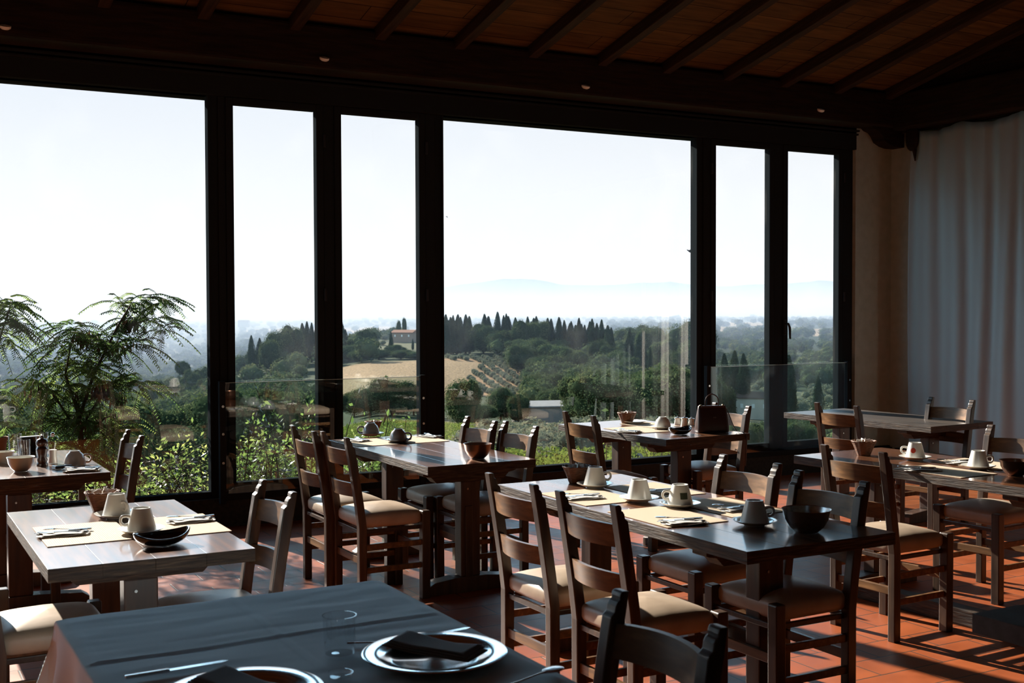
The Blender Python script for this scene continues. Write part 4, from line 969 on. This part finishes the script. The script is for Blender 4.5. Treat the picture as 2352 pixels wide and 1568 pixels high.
# ------------------------------------------------------------------ tables
TZ = 0.775
def table(x0, x1, y0, y1, label, rot=0.0, top='table', th=0.048, posts=None, runner=False, cloth=False):
    """heavy trestle table, long side along y; x0..y1 give the top's extent before turning about its centre"""
    cx, cy_ = (x0+x1)/2, (y0+y1)/2; w, d = x1-x0, y1-y0
    t = empty('trestle_table', (cx, cy_, 0), rot, label, 'table', None)
    n = 4; pl = MB(); pw = w/n
    b = MB(); 
    for i in range(n):
        wob = random.uniform(-0.0015, 0.0015)
        b.box((-w/2+pw*(i+0.5), wob, TZ-th/2), (pw-0.0004, d+wob, th), bev=0.0012)
    o = b.build('tabletop', MT[top], t); o.data.materials.append(MT['tableside'])
    for p in o.data.polygons:
        if abs(p.normal.z) < 0.5 and top != 'darktop': p.material_index = 1
    py = posts if posts else (-d/2+0.30, d/2-0.30)
    for q in py:
        zt = TZ-th
        hw = w/2-0.045
        poly = [(-hw, zt), (-hw, zt-0.028), (-hw+0.015, zt-0.034), (-hw+0.05, zt-0.040), (-hw+0.085, zt-0.075), (hw-0.085, zt-0.075), (hw-0.05, zt-0.040), (hw-0.015, zt-0.034), (hw, zt-0.028), (hw, zt)]
        MB().prism(poly, q-0.045, q+0.045, 'y', bev=0.003).build('bearer', MT['tableside'], t)
        lg = MB().box((0, q, (zt-0.075+0.09)/2), (0.125, 0.085, zt-0.075-0.09), bev=0.006).build('leg', MT['leg'], t)
        MB().lathe([(0, -0.003), (0.006, -0.003), (0.006, 0.003), (0, 0.003)], (0, 0, 0), 10).build('bolt', MT['darksteel'], lg, loc=(-0.02, q-0.044, zt-0.12)).rotation_euler = (pi/2, 0, 0)
        fp = [(-hw+0.03, 0), (-hw+0.03, 0.05), (-hw+0.07, 0.075), (-0.10, 0.09), (0.10, 0.09), (hw-0.07, 0.075), (hw-0.03, 0.05), (hw-0.03, 0)]
        MB().prism(fp, q-0.05, q+0.05, 'y', bev=0.004).build('foot', MT['leg'], t)
    if runner: MB().box((-hw+0.05, 0.0, 0.045), (0.09, py[1]-py[0]-0.10, 0.09), bev=0.006).build('floor_rail', MT['tableside'], t)
    else: MB().box((0, 0, 0.30), (0.035, py[1]-py[0]-0.085, 0.075), bev=0.004).build('stretcher', MT['leg'], t)
    return t
k = 0.978
table(0.535, 1.255, 4.24, 5.54, 'small wooden trestle table with place mats and a black dish, behind the white cloth')
table(0.30, 1.17, 6.66, 7.88, 'dark wooden table with glasses and a pepper mill at the left window')
table(2.755, 3.455, 5.97, 7.58, 'glossy wooden table by the middle window with two grey upturned cups', posts=(-0.60, 0.52))
table(2.785, 3.535, 3.29, 5.20, 'long wooden table with four white upturned cups and a steel bowl', posts=(-0.62, 0.62))
table(4.70, 5.46, 6.44, 7.74, 'wooden table at the big window with a handbag on it', rot=0.05)
table(6.90, 7.64, 6.15, 7.65, 'bare weathered wooden table in the corner by the curtain', rot=0.06, top='dulltop')
table(4.92, 5.68, 3.62, 5.36, 'wooden table at the right edge with a red-badged cup and wicker basket', rot=0.045, runner=True)
table(2.78, 3.70, 0.6, 2.30, 'dark grey-topped table corner at the lower right edge', top='darktop', th=0.055)
tl = table(0.50, 1.40, 1.45, 3.48, 'wooden table hidden under the blue-grey tablecloth')

# tablecloth with folds
def cloth():
    x0, x1, y0, y1 = 0.48, 1.425, 1.43, 3.50; zt = TZ+0.006; drop = 0.42; R = 0.018
    clm = bpy.data.materials.new('blue-grey tablecloth'); clm.use_nodes = True; b = clm.node_tree.nodes['Principled BSDF']
    b.inputs['Base Color'].default_value = (0.56, 0.70, 0.78, 1); b.inputs['Roughness'].default_value = 0.8; b.inputs['Specular IOR Level'].default_value = 0.25; b.inputs['Sheen Weight'].default_value = 0.15
    no = N(clm, 'ShaderNodeTexNoise', Scale=160.0, Detail=2); bp = N(clm, 'ShaderNodeBump', Strength=0.1, Distance=0.001); L(clm, no.outputs['Fac'], bp.inputs['Height']); L(clm, bp.outputs[0], b.inputs['Normal'])
    nu, nv = 150, 260; W, D = x1-x0, y1-y0
    def edge(t, a, b):      # unrolled coordinate -> (pos, drop)
        if t < a: return a, a-t
        if t > b: return b, t-b
        return t, 0.0
    v = []
    for i in range(nu):
        for j in range(nv):
            s = x0-drop + (W+2*drop)*i/(nu-1); t = y0-drop + (D+2*drop)*j/(nv-1)
            X, dx = edge(s, x0, x1); Yv, dy = edge(t, y0, y1)
            z = zt; dd = max(dx, dy)
            sx = -1 if s < x0 else (1 if s > x1 else 0); sy = -1 if t < y0 else (1 if t > y1 else 0)
            if dd > 0:
                z -= dd; flare = 0.10*dd + R
                rip = 0.022*sin((s if dy > dx else t)*19+1.0)*min(1, dd/0.2)
                if dx > 0 and dy > 0:        # the corner hangs in a cone-shaped fold
                    m = min(dx, dy)/max(dx, dy); z = zt-max(dx, dy)-0.04*m
                    X += sx*(flare+0.22*m*dd); Yv += sy*(flare+0.22*m*dd)
                elif dx > 0: X += sx*(flare+rip)
                else: Yv += sy*(flare+rip)
            else:
                # ironing creases and soft wrinkles
                z += 0.0035*exp(-((X-0.955)/0.006)**2) + 0.0030*exp(-((Yv-3.02-0.02*(X-1))/0.007)**2) - 0.002*exp(-((Yv-3.0-0.02*(X-1))/0.012)**2)
                z += 0.0035*noise.noise(Vector((X*2.2, Yv*9.0, 1.0))) + 0.0022*noise.noise(Vector((X*6, Yv*22.0, 2.0)))
                z += 0.0035
            v.append((X, Yv, z))
    a, b2 = np.meshgrid(np.arange(nu-1), np.arange(nv-1), indexing='ij'); q_ = (a*nv+b2).ravel()
    me = raw_mesh('tablecloth', v, np.stack([q_, q_+nv, q_+nv+1, q_+1], 1), clm, 4); me.polygons.foreach_set('use_smooth', [True]*len(me.polygons))
    o = link('tablecloth', me); md = o.modifiers.new('thickness', 'SOLIDIFY'); md.thickness = 0.0015; md.offset = 1
    tag(o, 'creased blue-grey tablecloth draped over the table in the foreground', 'tablecloth')
cloth(); CZ = TZ+0.0145

# ------------------------------------------------------------------ things on the tables
TT = TZ+0.001
def handle_pts(r0, z0, r1, z1, out): return [(r0, 0, z0), (r0+out*0.8, 0, z0+0.004*(1 if z1 > z0 else -1)), (r0+out*1.1, 0, (z0+z1)/2), ((r0+r1)/2+out*0.75, 0, z1), (r1, 0, z1)]
def make_cup(kind):
    o = empty('coffee_cup')
    if kind == 'conic':
        prof = [(0, 0.088), (0.030, 0.088), (0.032, 0.093), (0.035, 0.093), (0.0365, 0.088), (0.040, 0.075), (0.059, 0.004), (0.060, 0.0), (0.057, 0.0), (0.037, 0.074), (0, 0.078)]
        mt = MT['porcelain']; hp = [(0.048, 0, 0.030), (0.066, 0, 0.028), (0.078, 0, 0.042), (0.074, 0, 0.060), (0.058, 0, 0.064), (0.042, 0, 0.060)]
    else:
        prof = [(0, 0.078), (0.022, 0.078), (0.024, 0.084), (0.028, 0.083), (0.030, 0.076), (0.046, 0.062), (0.056, 0.038), (0.060, 0.012), (0.061, 0.0), (0.058, 0.0), (0.052, 0.036), (0.03, 0.068), (0, 0.07)]
        mt = MT['porcelain_grey'] if kind == 'domegrey' else MT['porcelain']; hp = [(0.058, 0, 0.015), (0.078, 0, 0.014), (0.092, 0, 0.030), (0.086, 0, 0.050), (0.066, 0, 0.056), (0.050, 0, 0.052)]
    cup = MB().lathe(prof, seg=40); cup.build('cup_body', mt, o, smooth=True)
    MB().curve(hp, [0.007, 0.006, 0.0055, 0.0055, 0.006, 0.007], 10).build('handle', mt, o, smooth=True)
    return o
def make_saucer(mt='porcelain'):
    return MB().lathe([(0, 0.003), (0.034, 0.003), (0.036, 0.0), (0.042, 0.0), (0.045, 0.004), (0.070, 0.011), (0.089, 0.020), (0.091, 0.022), (0.089, 0.0225), (0.068, 0.014), (0.05, 0.008), (0, 0.007)], seg=48).build('saucer', MT[mt], smooth=True)
protoC = {kk: [make_cup(kk), False] for kk in ('conic', 'domegrey', 'dome')}; protoS = {kk: [make_saucer(kk), False] for kk in ('porcelain', 'porcelain_grey')}
def cup(u, v, rz, label, kind='conic', saucer=True, z=TT, smt='porcelain', extra=None, k_=1.0):
    p = at_z(u, v, z+0.004)
    if saucer:
        s = protoS[smt][0] if not protoS[smt][1] else protoS[smt][0].copy()
        if protoS[smt][1]: COL.objects.link(s)
        protoS[smt][1] = True; s.location = (p.x, p.y, z); tag(s, 'saucer under the ' + ' '.join(label.split()[:13]), 'saucer', 'saucers')
    c = protoC[kind][0] if not protoC[kind][1] else copy_tree(protoC[kind][0])
    protoC[kind][1] = True; c.location = (p.x, p.y, z+(0.0085 if saucer else 0.0)); c.rotation_euler = (0, 0, rz); tag(c, label, 'cup', 'upturned coffee cups')
    return c
CG = 'conic'
cup(268, 1186, 2.6, 'white upturned cup beside the wicker basket on the small square table').rotation_euler = (0, 0, -1.2)
cup(325, 1222, 3.0, 'white upturned cup behind the black dish on the small square table')
cup(852, 999, 2.8, 'grey upturned cup on the middle window table, farther one', 'domegrey', smt='porcelain_grey')
cup(915, 1014, -0.8, 'grey upturned cup on the middle window table, nearer one', 'domegrey', smt='porcelain_grey')
cup(1367, 1117, -0.35, 'white upturned cup beside the wicker basket on the long table')
cup(1468, 1149, 0.9, 'plain white upturned cup second from the basket on the long table')
c3 = cup(1562, 1162, 2.7, 'white upturned cup with a dark square mark on the long table')
cup(1733, 1203, -0.5, 'white upturned cup in bluish shade beside the steel bowl on the long table')
cup(1522, 984, 0.6, 'white rounded upturned cup between dish and cream pot on the handbag table', 'dome')
c6 = cup(2102, 1054, 2.2, 'white upturned cup with a red badge on the right-hand table')
cup(2247, 1075, -0.6, 'plain white upturned cup near the bowl on the right-hand table')
cup(172, 1066, 0.1, 'pale rounded upturned cup on the left window table', 'dome', saucer=False)
def mark(c, ang, w, h, z, mt, name, round_=False):
    v, f, n = [], [], 9
    for i in range(n):
        for j in range(n):
            s, t = i/(n-1)*2-1, j/(n-1)*2-1
            if round_:
                r_ = max(abs(s), abs(t)); l_ = hypot(s, t)
                if l_ > 0: s, t = s*r_/l_, t*r_/l_
            zz = z+t*h/2; R_ = 0.060-(zz)*0.0262*10/10*1.02/0.088*0.9+0.0012; a_ = ang+s*w/2/R_
            v.append((R_*cos(a_), R_*sin(a_), zz))
    for i in range(n-1):
        for j in range(n-1): f.append((i*n+j, (i+1)*n+j, (i+1)*n+j+1, i*n+j+1))
    MB().add(v, f).build(name, mt, c)
mark(c3, -2.7-1.85, 0.034, 0.028, 0.047, MT['print'], 'printed_square')
mark(c6, -2.2-2.65, 0.030, 0.030, 0.050, MT['printred'], 'red_badge', True)

def mat_(pa, label, rz=0.0, w=0.40, d=0.30):
    m_ = MT.get('placemat')
    if not m_:
        m_ = mat('woven place mat', (0.55, 0.44, 0.30), 0.75, spec=0.2); MT['placemat'] = m_
        tc = N(m_, 'ShaderNodeTexCoord'); wv = N(m_, 'ShaderNodeTexWave', Scale=70.0); wv.bands_direction = 'Y'; wv2 = N(m_, 'ShaderNodeTexWave', Scale=40.0); wv2.bands_direction = 'X'
        L(m_, tc.outputs['Object'], wv.inputs['Vector']); L(m_, tc.outputs['Object'], wv2.inputs['Vector'])
        mu = N(m_, 'ShaderNodeMath', operation='MULTIPLY'); L(m_, wv.outputs['Fac'], mu.inputs[0]); L(m_, wv2.outputs['Fac'], mu.inputs[1])
        r = ramp_node(m_, ((0.0, (0.36, 0.27, 0.18)), (0.6, (0.64, 0.53, 0.40)))); L(m_, wv.outputs['Fac'], r.inputs[0]); L(m_, r.outputs[0], bsdf(m_).inputs['Base Color'])
        bp = N(m_, 'ShaderNodeBump', Strength=0.6, Distance=0.002); L(m_, mu.outputs[0], bp.inputs['Height']); L(m_, bp.outputs[0], bsdf(m_).inputs['Normal'])
    o = MB().box((0, 0, 0.0012), (d, w, 0.0024), bev=0.001).build('place_mat', m_, loc=(pa[0], pa[1], TT), rz=rz)
    return tag(o, label, 'place mat', 'woven place mats')
def spoonish(kind):
    o = MB()
    if kind == 'spoon':
        o.tube([(-0.09, 0, 0.003), (-0.03, 0, 0.004), (0.035, 0, 0.006), (0.05, 0, 0.005)], [0.005, 0.003, 0.0028, 0.006], 8, flat=0.5)
        o.superell((0.073, 0, 0.005), (0.055, 0.036, 0.007), 0.9, 0.9, 20, 8)
    elif kind == 'knife':
        o.box((-0.055, 0, 0.004), (0.09, 0.014, 0.007), bev=0.003); o.prism([(-0.01, -0.007), (0.10, -0.007), (0.115, 0.0), (0.105, 0.008), (-0.01, 0.007)], 0.003, 0.0045, 'z')
    else:
        o.tube([(-0.09, 0, 0.003), (-0.02, 0, 0.005), (0.04, 0, 0.006)], [0.005, 0.003, 0.003], 8, flat=0.5)
        o.prism([(0.038, -0.004), (0.055, -0.012), (0.065, -0.012), (0.065, 0.012), (0.055, 0.012), (0.038, 0.004)], 0.004, 0.006, 'z')
        for q in (-0.0105, -0.0035, 0.0035, 0.0105): o.box((0.082, q, 0.006), (0.036, 0.003, 0.002), ry=-0.12)
    return o
protoK = {}
for kk in ('spoon', 'knife', 'fork'):
    b_ = spoonish(kk); protoK[kk] = [b_.build(kk, MT['steel'], smooth=True), False]
def cut(kind, x, y, rz, label, z=0.0075, group=None):
    o = protoK[kind][0]
    if protoK[kind][1]: o = o.copy(); COL.objects.link(o)
    protoK[kind][1] = True; o.location = (x, y, TT+z); o.rotation_euler = (0, 0, rz); tag(o, label, kind, 'cutlery'); return o
def napkin(x, y, rz, label, w=0.13, d=0.20):
    b = MB()
    for i in range(3):
        
        def fn(u_, v_, i=i):
            X = (u_-0.5)*w*(1-0.12*i); Yy = (v_-0.5)*(d-0.02*i); e_ = max(abs(u_-0.5), abs(v_-0.5))*2
            rr_ = 1-0.12*(abs(u_-.5)*abs(v_-.5)*4)
            return (X*rr_+0.004*i, Yy*rr_, 0.0016+0.0022*i + 0.006*max(0, e_-0.6)*(1+sin(u_*9+v_*7+i*2)) )
        b.grid(fn, 12, 14)
    o = b.build('paper_napkin', MT['paper'], loc=(x, y, TT+0.0026), rz=rz, smooth=True, solid=0.0008); return tag(o, label, 'napkin', 'white paper napkins')
def setting(u, v, where, rz, kinds=('fork', 'knife', 'spoon'), matc=None, nap=True, matrz=0.0, md=(0.40, 0.30)):
    p = at_z(u, v, TT+0.005)
    if matc: mat_(matc, 'woven straw place mat ' + where, matrz, *md)
    if nap: napkin(p.x-0.012, p.y-0.035, rz+0.12, 'white folded napkin ' + where)
    for i, kk in enumerate(kinds):
        a = rz + (pi/2) + (0.0, 0.25, -0.35)[i]
        cut(kk, p.x + 0.028*(i-1)*cos(rz) , p.y + 0.03*(i-1), a, 'steel ' + kk + ' on the napkin ' + where)
setting(150, 1222, 'left on the small square table', 1.35, matc=(0.745, 4.86), md=(0.45, 0.32))
setting(440, 1192, 'right on the small square table', 1.5, matc=(1.12, 4.84), md=(0.46, 0.30))
setting(820, 1010, 'left on the middle window table', 0.2, matc=(2.92, 7.28))
setting(985, 1001, 'right on the middle window table', 0.3, matc=(3.28, 7.28))
setting(1335, 1140, 'far left on the long four-cup table', 1.3, matc=(2.965, 4.62), md=(0.42, 0.31))
setting(1500, 1128, 'far right on the long four-cup table', 1.2, matc=(3.345, 4.64), md=(0.42, 0.31))
setting(1565, 1196, 'in front of the dark-marked cup', 1.2, matc=(2.965, 4.02), md=(0.44, 0.31))
setting(1695, 1166, 'behind the shaded cup', 1.3, matc=(3.345, 4.08), md=(0.44, 0.31))
setting(1440, 990, 'left on the handbag table', 0.4, matc=(4.93, 7.05), md=(0.42, 0.30))
mat_((5.22, 7.30), 'woven straw place mat under the cream pot on the handbag table', 0.05, 0.40, 0.26)
setting(2110, 1077, 'beside the red-badged cup on the right-hand table', 1.0, matc=(5.09, 4.40), matrz=0.045, md=(0.44, 0.30))
setting(2200, 1060, 'behind the plain cup on the right-hand table', 1.2, matc=(5.50, 4.50), matrz=0.045, md=(0.44, 0.30))
setting(190, 1077, 'beside the pale cup on the left window table', 1.4, matc=None)

def basket(u, v, label, scale=1.0, rz=0.3, fill='sachets'):
    p = at_z(u, v, TT+0.002); o = empty('wicker_basket', (p.x, p.y, TT), rz, label, 'basket', None)
    wob = lambda a, z: 1+0.03*sin(a*12)*(1 if z < 0.07 else 2)
    h = 0.082*scale; r0, r1 = 0.038*scale, 0.070*scale
    MB().lathe([(0, 0.0), (r0, 0.0), (r0+0.3*(r1-r0), h*0.3), (r0+0.7*(r1-r0), h*0.7), (r1, h), (r1+0.003, h+0.004), (r1-0.004, h+0.002), (r0+0.6*(r1-r0), h*0.65), (r0*0.9, 0.006), (0, 0.006)], seg=48, wob=wob).build('basket_body', MT['wicker'], o, smooth=True)
    rim = MB(); rim.tube([((r1+0.001)*cos(a*pi/24), (r1+0.001)*sin(a*pi/24), h+0.002+0.002*sin(a*2.1)) for a in range(49)], 0.0045, 6); rim.build('rim', MT['wicker'], o, smooth=True)
    for i in range(5):
        a = i*1.3
        pk = MB().box((0, 0, 0), (0.045*scale, 0.003, 0.062*scale), bev=0.001).build('sugar_sachet', MT['paper'], loc=(p.x+0.022*scale*cos(a), p.y+0.022*scale*sin(a), TT+h*0.80))
        pk.rotation_euler = (0.35*sin(a*2), 0.3*cos(a*3), a); tag(pk, 'white sachet in the ' + ' '.join(label.split()[:12]), 'sachet', 'sachets in the baskets')
basket(235, 1172, 'wicker basket on the small square table')
basket(858, 990, 'wicker basket half hidden behind the far grey cup on the middle window table', 0.85)
basket(1325, 1108, 'wicker basket at the window end of the long table')
basket(1440, 972, 'reddish wicker basket at the window end of the handbag table')
basket(1984, 1044, 'wicker basket on the right-hand table', 1.0)

def bowl(u, v, r, h, mt, label, name='bowl'):
    p = at_z(u, v, TT+0.003)
    pr = [(0, 0.003), (r*0.42, 0.002), (r*0.46, 0.0), (r*0.50, 0.003), (r*0.72, h*0.25), (r*0.90, h*0.6), (r*0.965, h*0.95), (r*1.0, h), (r*1.01, h+0.003), (r*0.95, h+0.001), (r*0.90, h*0.85), (r*0.80, h*0.5), (r*0.55, h*0.16), (0, 0.012)]
    o = MB().lathe(pr, seg=56).build(name, MT[mt], loc=(p.x, p.y, TT), smooth=True); return tag(o, label, 'bowl')
bowl(1852, 1219, 0.095, 0.088, 'darksteel', 'shiny dark steel bowl at the near end of the long table')
bowl(1097, 1051, 0.085, 0.085, 'copper', 'dark brown metal bowl at the near end of the middle window table')
bowl(2332, 1090, 0.080, 0.078, 'copper', 'brown metal bowl at the right edge on the right-hand table')
bowl(48, 1080, 0.073, 0.075, 'porcelain', 'white china bowl in front of the glasses on the left window table')
bowl(8, 1062, 0.060, 0.065, 'porcelain', 'white bowl cut by the left edge on the left window table')

def leafdish(u, v, ln, wd, rz, label):
    p = at_z(u, v, TT+0.003); nu, nv = 48, 12
    def fn(a, b):
        t = 2*pi*a; rr = sin(b*pi/2)
        x = ln/2*cos(t)*(0.45+0.55*rr)*(1 if b > 0 else 0.45); y = wd/2*sin(t)*(0.45+0.55*rr)*(1-0.12*cos(2*t))
        ends = abs(cos(t))**3
        z = 0.004 + b**1.6*(0.032+0.020*ends) + 0.004*sin(t+0.6)*b
        return (x, y, z)
    m = MB(); m.grid(fn, nu, nv, True); m.add([fn(i/nu, 0) for i in range(nu)], [tuple(range(nu))])
    o = m.build('leaf_dish', MT['black'], loc=(p.x, p.y, TT), rz=rz, smooth=True, solid=0.005); return tag(o, label, 'dish')
leafdish(372, 1248, 0.21, 0.13, 0.12, 'black leaf-shaped dish on the small square table')
leafdish(1562, 996, 0.19, 0.12, 0.1, 'black leaf-shaped dish in front of the handbag')
p = at_z(1456, 972, TT); tag(MB().lathe([(0, 0.004), (0.05, 0.0), (0.06, 0.004), (0.098, 0.018), (0.10, 0.021), (0.06, 0.010), (0, 0.009)], seg=40).build('dish', MT['porcelain'], loc=(p.x, p.y, TT+0.001), smooth=True), 'small white dish in front of the reddish basket', 'dish')
# cream pots, sachets
for (u, v, r, h, lb) in ((1572, 978, 0.026, 0.062, 'small white cream jug behind the black dish on the handbag table'), (1556, 974, 0.024, 0.05, 'second small white jug left of the cream jug'), (1588, 976, 0.024, 0.05, 'third small white jug beside the handbag')):
    p = at_z(u, v, TT); o = empty('cream_jug', (p.x, p.y, TT), 0.5, lb, 'jug')
    MB().lathe([(0, 0), (r*0.9, 0), (r, 0.005), (r*0.92, h*0.5), (r*0.8, h*0.75), (r*1.05, h), (r*0.95, h), (r*0.7, h*0.7), (r*0.8, 0.008), (0, 0.006)], seg=24).build('jug_body', MT['porcelain'], o, smooth=True)
    MB().curve([(r*0.9, 0, h*0.25), (r*1.6, 0, h*0.35), (r*1.6, 0, h*0.7), (r*0.9, 0, h*0.8)], 0.0035, 8).build('handle', MT['porcelain'], o, smooth=True)
    MB().lathe([(0, h+0.012), (0.005, h+0.012), (0.006, h+0.004), (r*0.8, h+0.002), (r*0.95, h-0.001), (0, h-0.001)], seg=20).build('lid', MT['steel'], o, smooth=True)

# handbag
hp_ = at_z(1635, 992, TT); hb_ = empty('handbag', (hp_.x, hp_.y, TT+0.001), -0.28, 'dark brown leather handbag with a tall loop handle standing on the window table', 'handbag')
def bagshape(sc, d0):
    m = MB(); n = 10; rows = []
    def ring(z, w, d):
        pts = []
        for i in range(32):
            t = 2*pi*i/32; c_, s_ = cos(t), sin(t)
            pts.append((math.copysign(abs(c_)**0.32, c_)*w/2, math.copysign(abs(s_)**0.5, s_)*d/2, z))
        return pts
    V_ = []; prof = [(0.0, .232, .10), (0.004, .240, .108), (0.02, .242, .11), (0.07, .236, .10), (0.12, .226, .075), (0.165, .214, .045), (0.185, .208, .030), (0.19, .200, .022)]
    for z, w, d in prof: V_ += ring(z, w, d)
    F_ = []
    for r_ in range(len(prof)-1):
        for i in range(32): F_.append((r_*32+i, r_*32+(i+1) % 32, (r_+1)*32+(i+1) % 32, (r_+1)*32+i))
    F_ += [tuple(range(32))[::-1], tuple((len(prof)-1)*32+i for i in range(32))]
    return m.add(V_, F_)
bagshape(1, 0).build('bag_body', MT['bag'], hb_, smooth=True)
fl_ = MB().prism([(-0.09, 0), (0.09, 0), (0.085, -0.085), (0.06, -0.10), (-0.06, -0.10), (-0.085, -0.085)], -0.002, 0.002, 'y', bev=0.001); f_ = fl_.build('bag_flap', MT['bag'], hb_, loc=(0, -0.022, 0.188)); f_.rotation_euler = (0.36, 0, 0)
MB().curve([(-0.048, 0, 0.185), (-0.050, 0, 0.22), (-0.038, 0, 0.252), (0, 0, 0.272), (0.038, 0, 0.252), (0.050, 0, 0.22), (0.048, 0, 0.185)], 0.0042, 8).build('handle', MT['bag'], hb_, smooth=True)
for sx in (-1, 1): MB().superell((sx*0.085, 0, 0.190), (0.018, 0.018, 0.016), 1, 1, 12, 8).build('stud', MT['brass'], hb_, smooth=True)
MB().superell((0, -0.052, 0.110), (0.022, 0.008, 0.014), 0.6, 0.5, 16, 8).build('clasp', MT['bag'], hb_, smooth=True)
MB().curve([(0.105, 0, 0.175), (0.125, -0.02, 0.12), (0.150, -0.03, 0.05), (0.175, -0.045, 0.006), (0.19, -0.11, 0.004), (0.195, -0.155, -0.03), (0.195, -0.155, -0.12), (0.19, -0.15, -0.23)], 0.006, 8, flat=0.4).build('strap', MT['bag'], hb_, smooth=True)

# left window table things
def tumbler(u, v, r, h, label, zt=None):
    z = TT if zt is None else zt; p = at_z(u, v, z); pr = [(0, 0.0), (r*0.86, 0.0), (r*0.9, 0.003), (r, h), (r-0.0022, h), (r*0.88-0.002, 0.010), (0, 0.009)]
    o = MB().lathe(pr, seg=40).build('drinking_glass', MT['clear'], loc=(p.x, p.y, z), smooth=True); return tag(o, label, 'glass', 'clear drinking glasses')
tumbler(35, 1054, 0.038, 0.150, 'tall clear glass at the left end of the left window table')
tumbler(56, 1058, 0.036, 0.125, 'shorter clear glass behind the white china bowl')
tumbler(97, 1050, 0.038, 0.150, 'clear glass behind the pepper mill')
def lathe_thing(name, u, v, parts, label, cat):
    p = at_z(u, v, TT); o = empty(name, (p.x, p.y, TT), 0, label, cat)
    for nm, pr, mt in parts: MB().lathe(pr, seg=32).build(nm, MT[mt], o, smooth=True)
lathe_thing('pepper_mill', 97, 1069, [('mill_body', [(0, 0), (.032, 0), (.033, .008), (.026, .02), (.030, .035), (.022, .052), (.028, .075), (.033, .095), (.026, .108), (0, .110)], 'mill'),
    ('mill_head', [(0, .110), (.024, .111), (.032, .122), (.034, .135), (.026, .150), (.010, .156), (.011, .163), (.006, .170), (0, .171)], 'mill'), ('knob', [(0, .170), (.005, .170), (.006, .176), (0, .180)], 'steel')], 'dark turned wooden pepper mill on the left window table', 'pepper mill')
lathe_thing('salt_mill', 122, 1064, [('glass_body', [(0, 0), (.030, 0), (.031, .01), (.022, .05), (.024, .09), (.033, .12), (.034, .145), (.026, .160), (0, .162)], 'clear'),
    ('salt', [(0, .004), (.026, .004), (.020, .045), (.021, .080), (0, .084)], 'salt'), ('cap', [(0, .155), (.010, .155), (.012, .172), (.006, .180), (0, .181)], 'steel')], 'clear glass salt mill beside the dark pepper mill', 'salt mill')
p = at_z(143, 1075, TT); tag(MB().box((0, 0, 0.010), (0.10, 0.055, 0.018), bev=0.006).build('sunglasses_case', MT['black'], loc=(p.x, p.y, TT), rz=0.3), 'small dark case lying in front of the salt mill', 'case')
p = at_z(70, 1040, TT); o = empty('napkin_holder', (p.x, p.y, TT), 0.2, 'dark napkin holder behind the glasses on the left window table', 'napkin holder')
MB().box((0, 0, 0.006), (0.15, 0.07, 0.012), bev=0.003).build('base', MT['black'], o)
for sx in (-1, 1): MB().box((0, sx*0.03, 0.055), (0.14, 0.004, 0.10), bev=0.001, rx=-0.2*sx).build('side_plate', MT['black'], o)
MB().box((0, 0, 0.06), (0.12, 0.035, 0.09), bev=0.003).build('napkin_stack', MT['paper'], o)
p = at_z(-2, 1040, TT); o = empty('potted_plant', (p.x, p.y, TT), 0, 'small potted plant at the left edge on the left window table', 'plant')
MB().lathe([(0, 0), (0.035, 0), (0.05, 0.085), (0.054, 0.085), (0.054, 0.10), (0.046, 0.10), (0.044, 0.08), (0, 0.08)], seg=28).build('pot', MT['pot'], o, smooth=True)
P_ = np.array([(random.gauss(0, .02), random.gauss(0, .02), 0.08) for _ in range(26)]); D_ = np.array([(random.gauss(0, .6), random.gauss(0, .6), 1.0) for _ in range(26)])
Vc, Fc = leaf_quads(P_, D_, 0.10, 0.022, 0.4); link('leaves', raw_mesh('leaves', Vc, Fc, MT['leaf_bush'], 4), o)

# foreground table: chargers with napkins, glass, cutlery
def charger(cx, cy_, rz, where):
    o = MB().lathe([(0, 0.004), (0.085, 0.002), (0.10, 0.0), (0.104, 0.003), (0.112, 0.010), (0.165, 0.014), (0.178, 0.016), (0.180, 0.018), (0.176, 0.019), (0.112, 0.0135), (0.104, 0.008), (0, 0.007)], seg=72).build('charger_plate', MT['plate'], loc=(cx, cy_, CZ), smooth=True)
    tag(o, 'large polished metal plate ' + where, 'plate')
    nk = empty('cloth_napkin', (cx, cy_, CZ+0.0195), rz, 'dark folded napkin on the plate ' + where, 'napkin')
    m = MB()
    for i in range(4):
        def fn(a, b, i=i):
            x = (a-0.5)*(0.105-0.006*i); y = (b-0.5)*(0.25-0.012*i)
            z = 0.004+0.0045*i + 0.006*sin(b*5+i)*(a-0.2) + 0.012*max(0, b-0.75)*(2-a)
            return (x+0.012*(b-0.5), y, z)
        m.grid(fn, 14, 26)
    m.build('folded_cloth', MT['napkin_dark'], nk, smooth=True, solid=0.003)
charger(1.225, 2.62, 0.62, 'at the right side of the clothed table')
charger(0.725, 2.555, 0.5, 'near the lower left of the clothed table')
def cut2(kind, u, v, rz, label):
    p = at_z(u, v, CZ+0.004); o = cut(kind, p.x, p.y, rz, label); o.location.z = CZ+0.003; o.scale = (1.15, 1.15, 1.15); return o
cut2('knife', 985, 1462, 0.12, 'steel knife behind the right-hand polished plate')
cut2('fork', 890, 1478, -0.5, 'steel fork left of the right-hand polished plate')
cut2('knife', 400, 1540, 0.05, 'steel knife at the upper left of the left-hand polished plate')
cut2('spoon', 1215, 1560, 0.3, 'steel spoon at the near side of the right-hand polished plate')
tumbler(780, 1508, 0.043, 0.105, 'clear tumbler standing between the two polished plates', CZ)
tumbler(782, 1562, 0.030, 0.02, 'low clear glass foot at the bottom edge between the plates', CZ)
